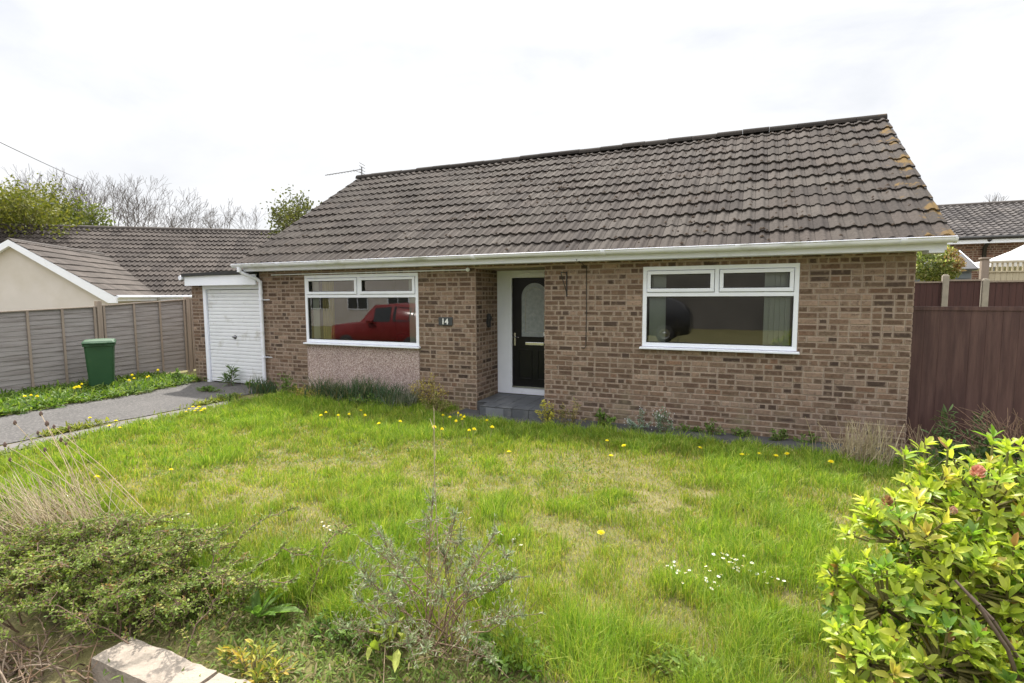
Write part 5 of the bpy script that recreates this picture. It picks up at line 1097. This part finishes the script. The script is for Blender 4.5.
weeds('lawn_edge_weeds', 2200, ed, 'low weeds creeping from the lawn over the edging strip', .07, [(.15, .2, .035), (.2, .24, .05)], 93)
def pw(r, n):
    x = r.uniform(4.6, 10.4, n); return np.c_[x, -.80 + .05 * r.normal(0, 1, n), np.full(n, -.04)]
weeds('path_weeds', 900, pw, 'low weeds along the lawn side of the dark path', .08, [(.09, .14, .03), (.15, .17, .05)], 94)
def litter(r, n):
    x = r.uniform(4.6, 9.5, n); return np.c_[x, -5.68 + .20 * r.normal(0, 1, n), np.full(n, .0)]
weeds('border_weeds', 11000, litter, 'mixed low border weeds behind the front wall', .045, [(.13, .2, .04), (.2, .26, .06), (.15, .22, .04), (.17, .24, .05), (.28, .23, .12)], 95)

# ------------------------------------------------------------------ dandelions and daisies
def dandelion():
    t = thing('dandelion', 'x', 'flower', (0, 0, -50)); g = MB(); g.tube([(0, 0, -.16), (.004, 0, -.08), (0, 0, 0)], .0032, 5); g.build('stem', M['stemg'], t)
    n = 46; r = np.random.default_rng(3); an = np.arange(n) * 2.4; el_ = np.linspace(1.35, .08, n); d = np.stack([np.cos(an) * np.cos(el_), np.sin(an) * np.cos(el_), np.sin(el_)], 1)
    leaves('flower_head', d * .003, d, np.tile(UP, (n, 1)), .026, .009, pick([(.86, .74, .03), (.92, .82, .06)], n, r), M['petal'], t, -.1, .1); return t
M['stemg'] = simple('flower_stem', (.20, .24, .07), (.25, .2, .08), 20, .6)
GRP = [
 ('yellow dandelion in the grass below the strap leaf clump under the left window', [(321, 416), (326, 413), (338, 416), (349, 415), (361, 411), (365, 416), (379, 424), (400, 422)], .16),
 ('yellow dandelion at the house corner left of the slate step', [(434, 428), (442, 430), (443, 416), (450, 418), (458, 414), (461, 416), (464, 418), (456, 422), (462, 420), (469, 431), (474, 430), (487, 421), (492, 428)], .18),
 ('yellow dandelion along the dark path below the right window', [(607, 441), (624, 446), (611, 456), (700, 448), (742, 455), (748, 455), (759, 454), (787, 454), (831, 462), (776, 456)], .10),
 ('yellow dandelion in a trio at the far left of the fence verge', [(25, 397), (31, 396), (37, 397)], .2),
 ('yellow dandelion left of the green bin', [(74, 389), (76, 388), (79, 387), (82, 385), (80, 388)], .22),
 ('yellow dandelion between the green bin and the garage', [(132, 376), (134, 379), (149, 377), (158, 371), (129, 381), (147, 378)], .24),
 ('yellow dandelion in the weeds on the driveway edge', [(189, 409), (193, 407), (197, 409), (201, 411), (199, 407), (195, 411), (186, 412), (204, 409), (116, 421), (90, 418), (109, 426), (143, 424), (120, 428)], .08),
 ('lone yellow dandelion open in the middle of the lawn', [(601, 533)], .06), ('lone dandelion in the lawn left of the driveway seed heads', [(97, 477)], .06), ('lone dandelion on the left half of the lawn', [(171, 470)], .06), ('dandelion in the lawn in front of the slate step', [(509, 452)], .07)]
proto = dandelion(); first = True; rr = random.Random(12)
for lb, pts, z in GRP:
    for (u, v) in pts:
        zz = z * rr.uniform(.85, 1.15); p = gp(u, v, zz); s = rr.uniform(.85, 1.25)
        if first: o = proto; o.location = tuple(p); o['label'] = lb; o['group'] = 'dandelions'; first = False
        else: o = dup(proto, p, rr.uniform(0, 6), None, lb, 'dandelions')
        o.scale = (s, s, max(.6, zz / .16)); o.rotation_euler = (rr.uniform(-.25, .25), rr.uniform(-.25, .25), rr.uniform(0, 6))
def daisy():
    g = MB(); n = 14; vs = []; 
    for i in range(n):
        a = 2 * math.pi * i / n; c, s = math.cos(a), math.sin(a); w_ = .0028
        g.add([(.003 * c, .003 * s, .001), (.009 * c - w_ * s, .009 * s + w_ * c, .003), (.0165 * c, .0165 * s, .001), (.009 * c + w_ * s, .009 * s - w_ * c, .003)], [(0, 3, 2, 1)], (.85, .85, .84))
    g.lathe([(.0055, .001), (.005, .004), (.0025, .0058), (0, .006)], 8, (0, 0, 0), (.75, .5, .03)); g.tube([(0, 0, -.05), (0, 0, 0)], .0015, 4, (.15, .2, .05))
    return g.build('daisy', M['flat'], None, color=True)
m, nt, bs, out = newmat('daisy_petal'); nt.links.new(attr(nt), bs.inputs['Base Color']); bs.inputs['Roughness'].default_value = .7; M['flat'] = m
DZ = [('white daisy in the left part of the patch on the right half of the lawn', [(480 + a / 3.94, 510 + b / 3.94) for a, b in ((738, 220), (765, 205), (765, 220), (757, 228), (775, 248), (782, 240), (810, 248), (825, 238), (798, 288))]),
      ('white daisy in the right part of the patch on the right half of the lawn', [(480 + a / 3.94, 510 + b / 3.94) for a, b in ((890, 268), (892, 280), (940, 262), (950, 255), (912, 310), (925, 285), (938, 300), (890, 222), (920, 175), (955, 172), (958, 190), (985, 205), (1000, 210), (990, 190), (1010, 195), (975, 205), (1015, 228), (995, 228), (905, 240))] + [(743, 566), (750, 571), (757, 574), (764, 572), (771, 577), (778, 579), (735, 560), (744, 556), (752, 563), (784, 581), (767, 583), (727, 555), (738, 571)]),
      ('white daisy in the small cluster on the left half of the lawn', [(322, 522), (324, 526), (327, 528), (330, 530), (329, 526), (347, 528)]),
      ('white daisy in the trio near the middle of the lawn', [(514, 539), (519, 535), (521, 545)]), ('white daisy in a pair on the left of the lawn', [(173, 519), (188, 514)])]
dproto = daisy(); first = True
for lb, pts in DZ:
    for (u, v) in pts:
        p = gp(u, v, .065); s = rr.uniform(.6, .9)
        o = dproto if first else dproto.copy()
        if not first: COL.objects.link(o)
        first = False; o.location = tuple(p); o.scale = (s, s, s); o.rotation_euler = (rr.uniform(-.5, .1), rr.uniform(-.3, .3), rr.uniform(0, 6)); tag(o, lb, 'flower', 'daisies in the lawn')
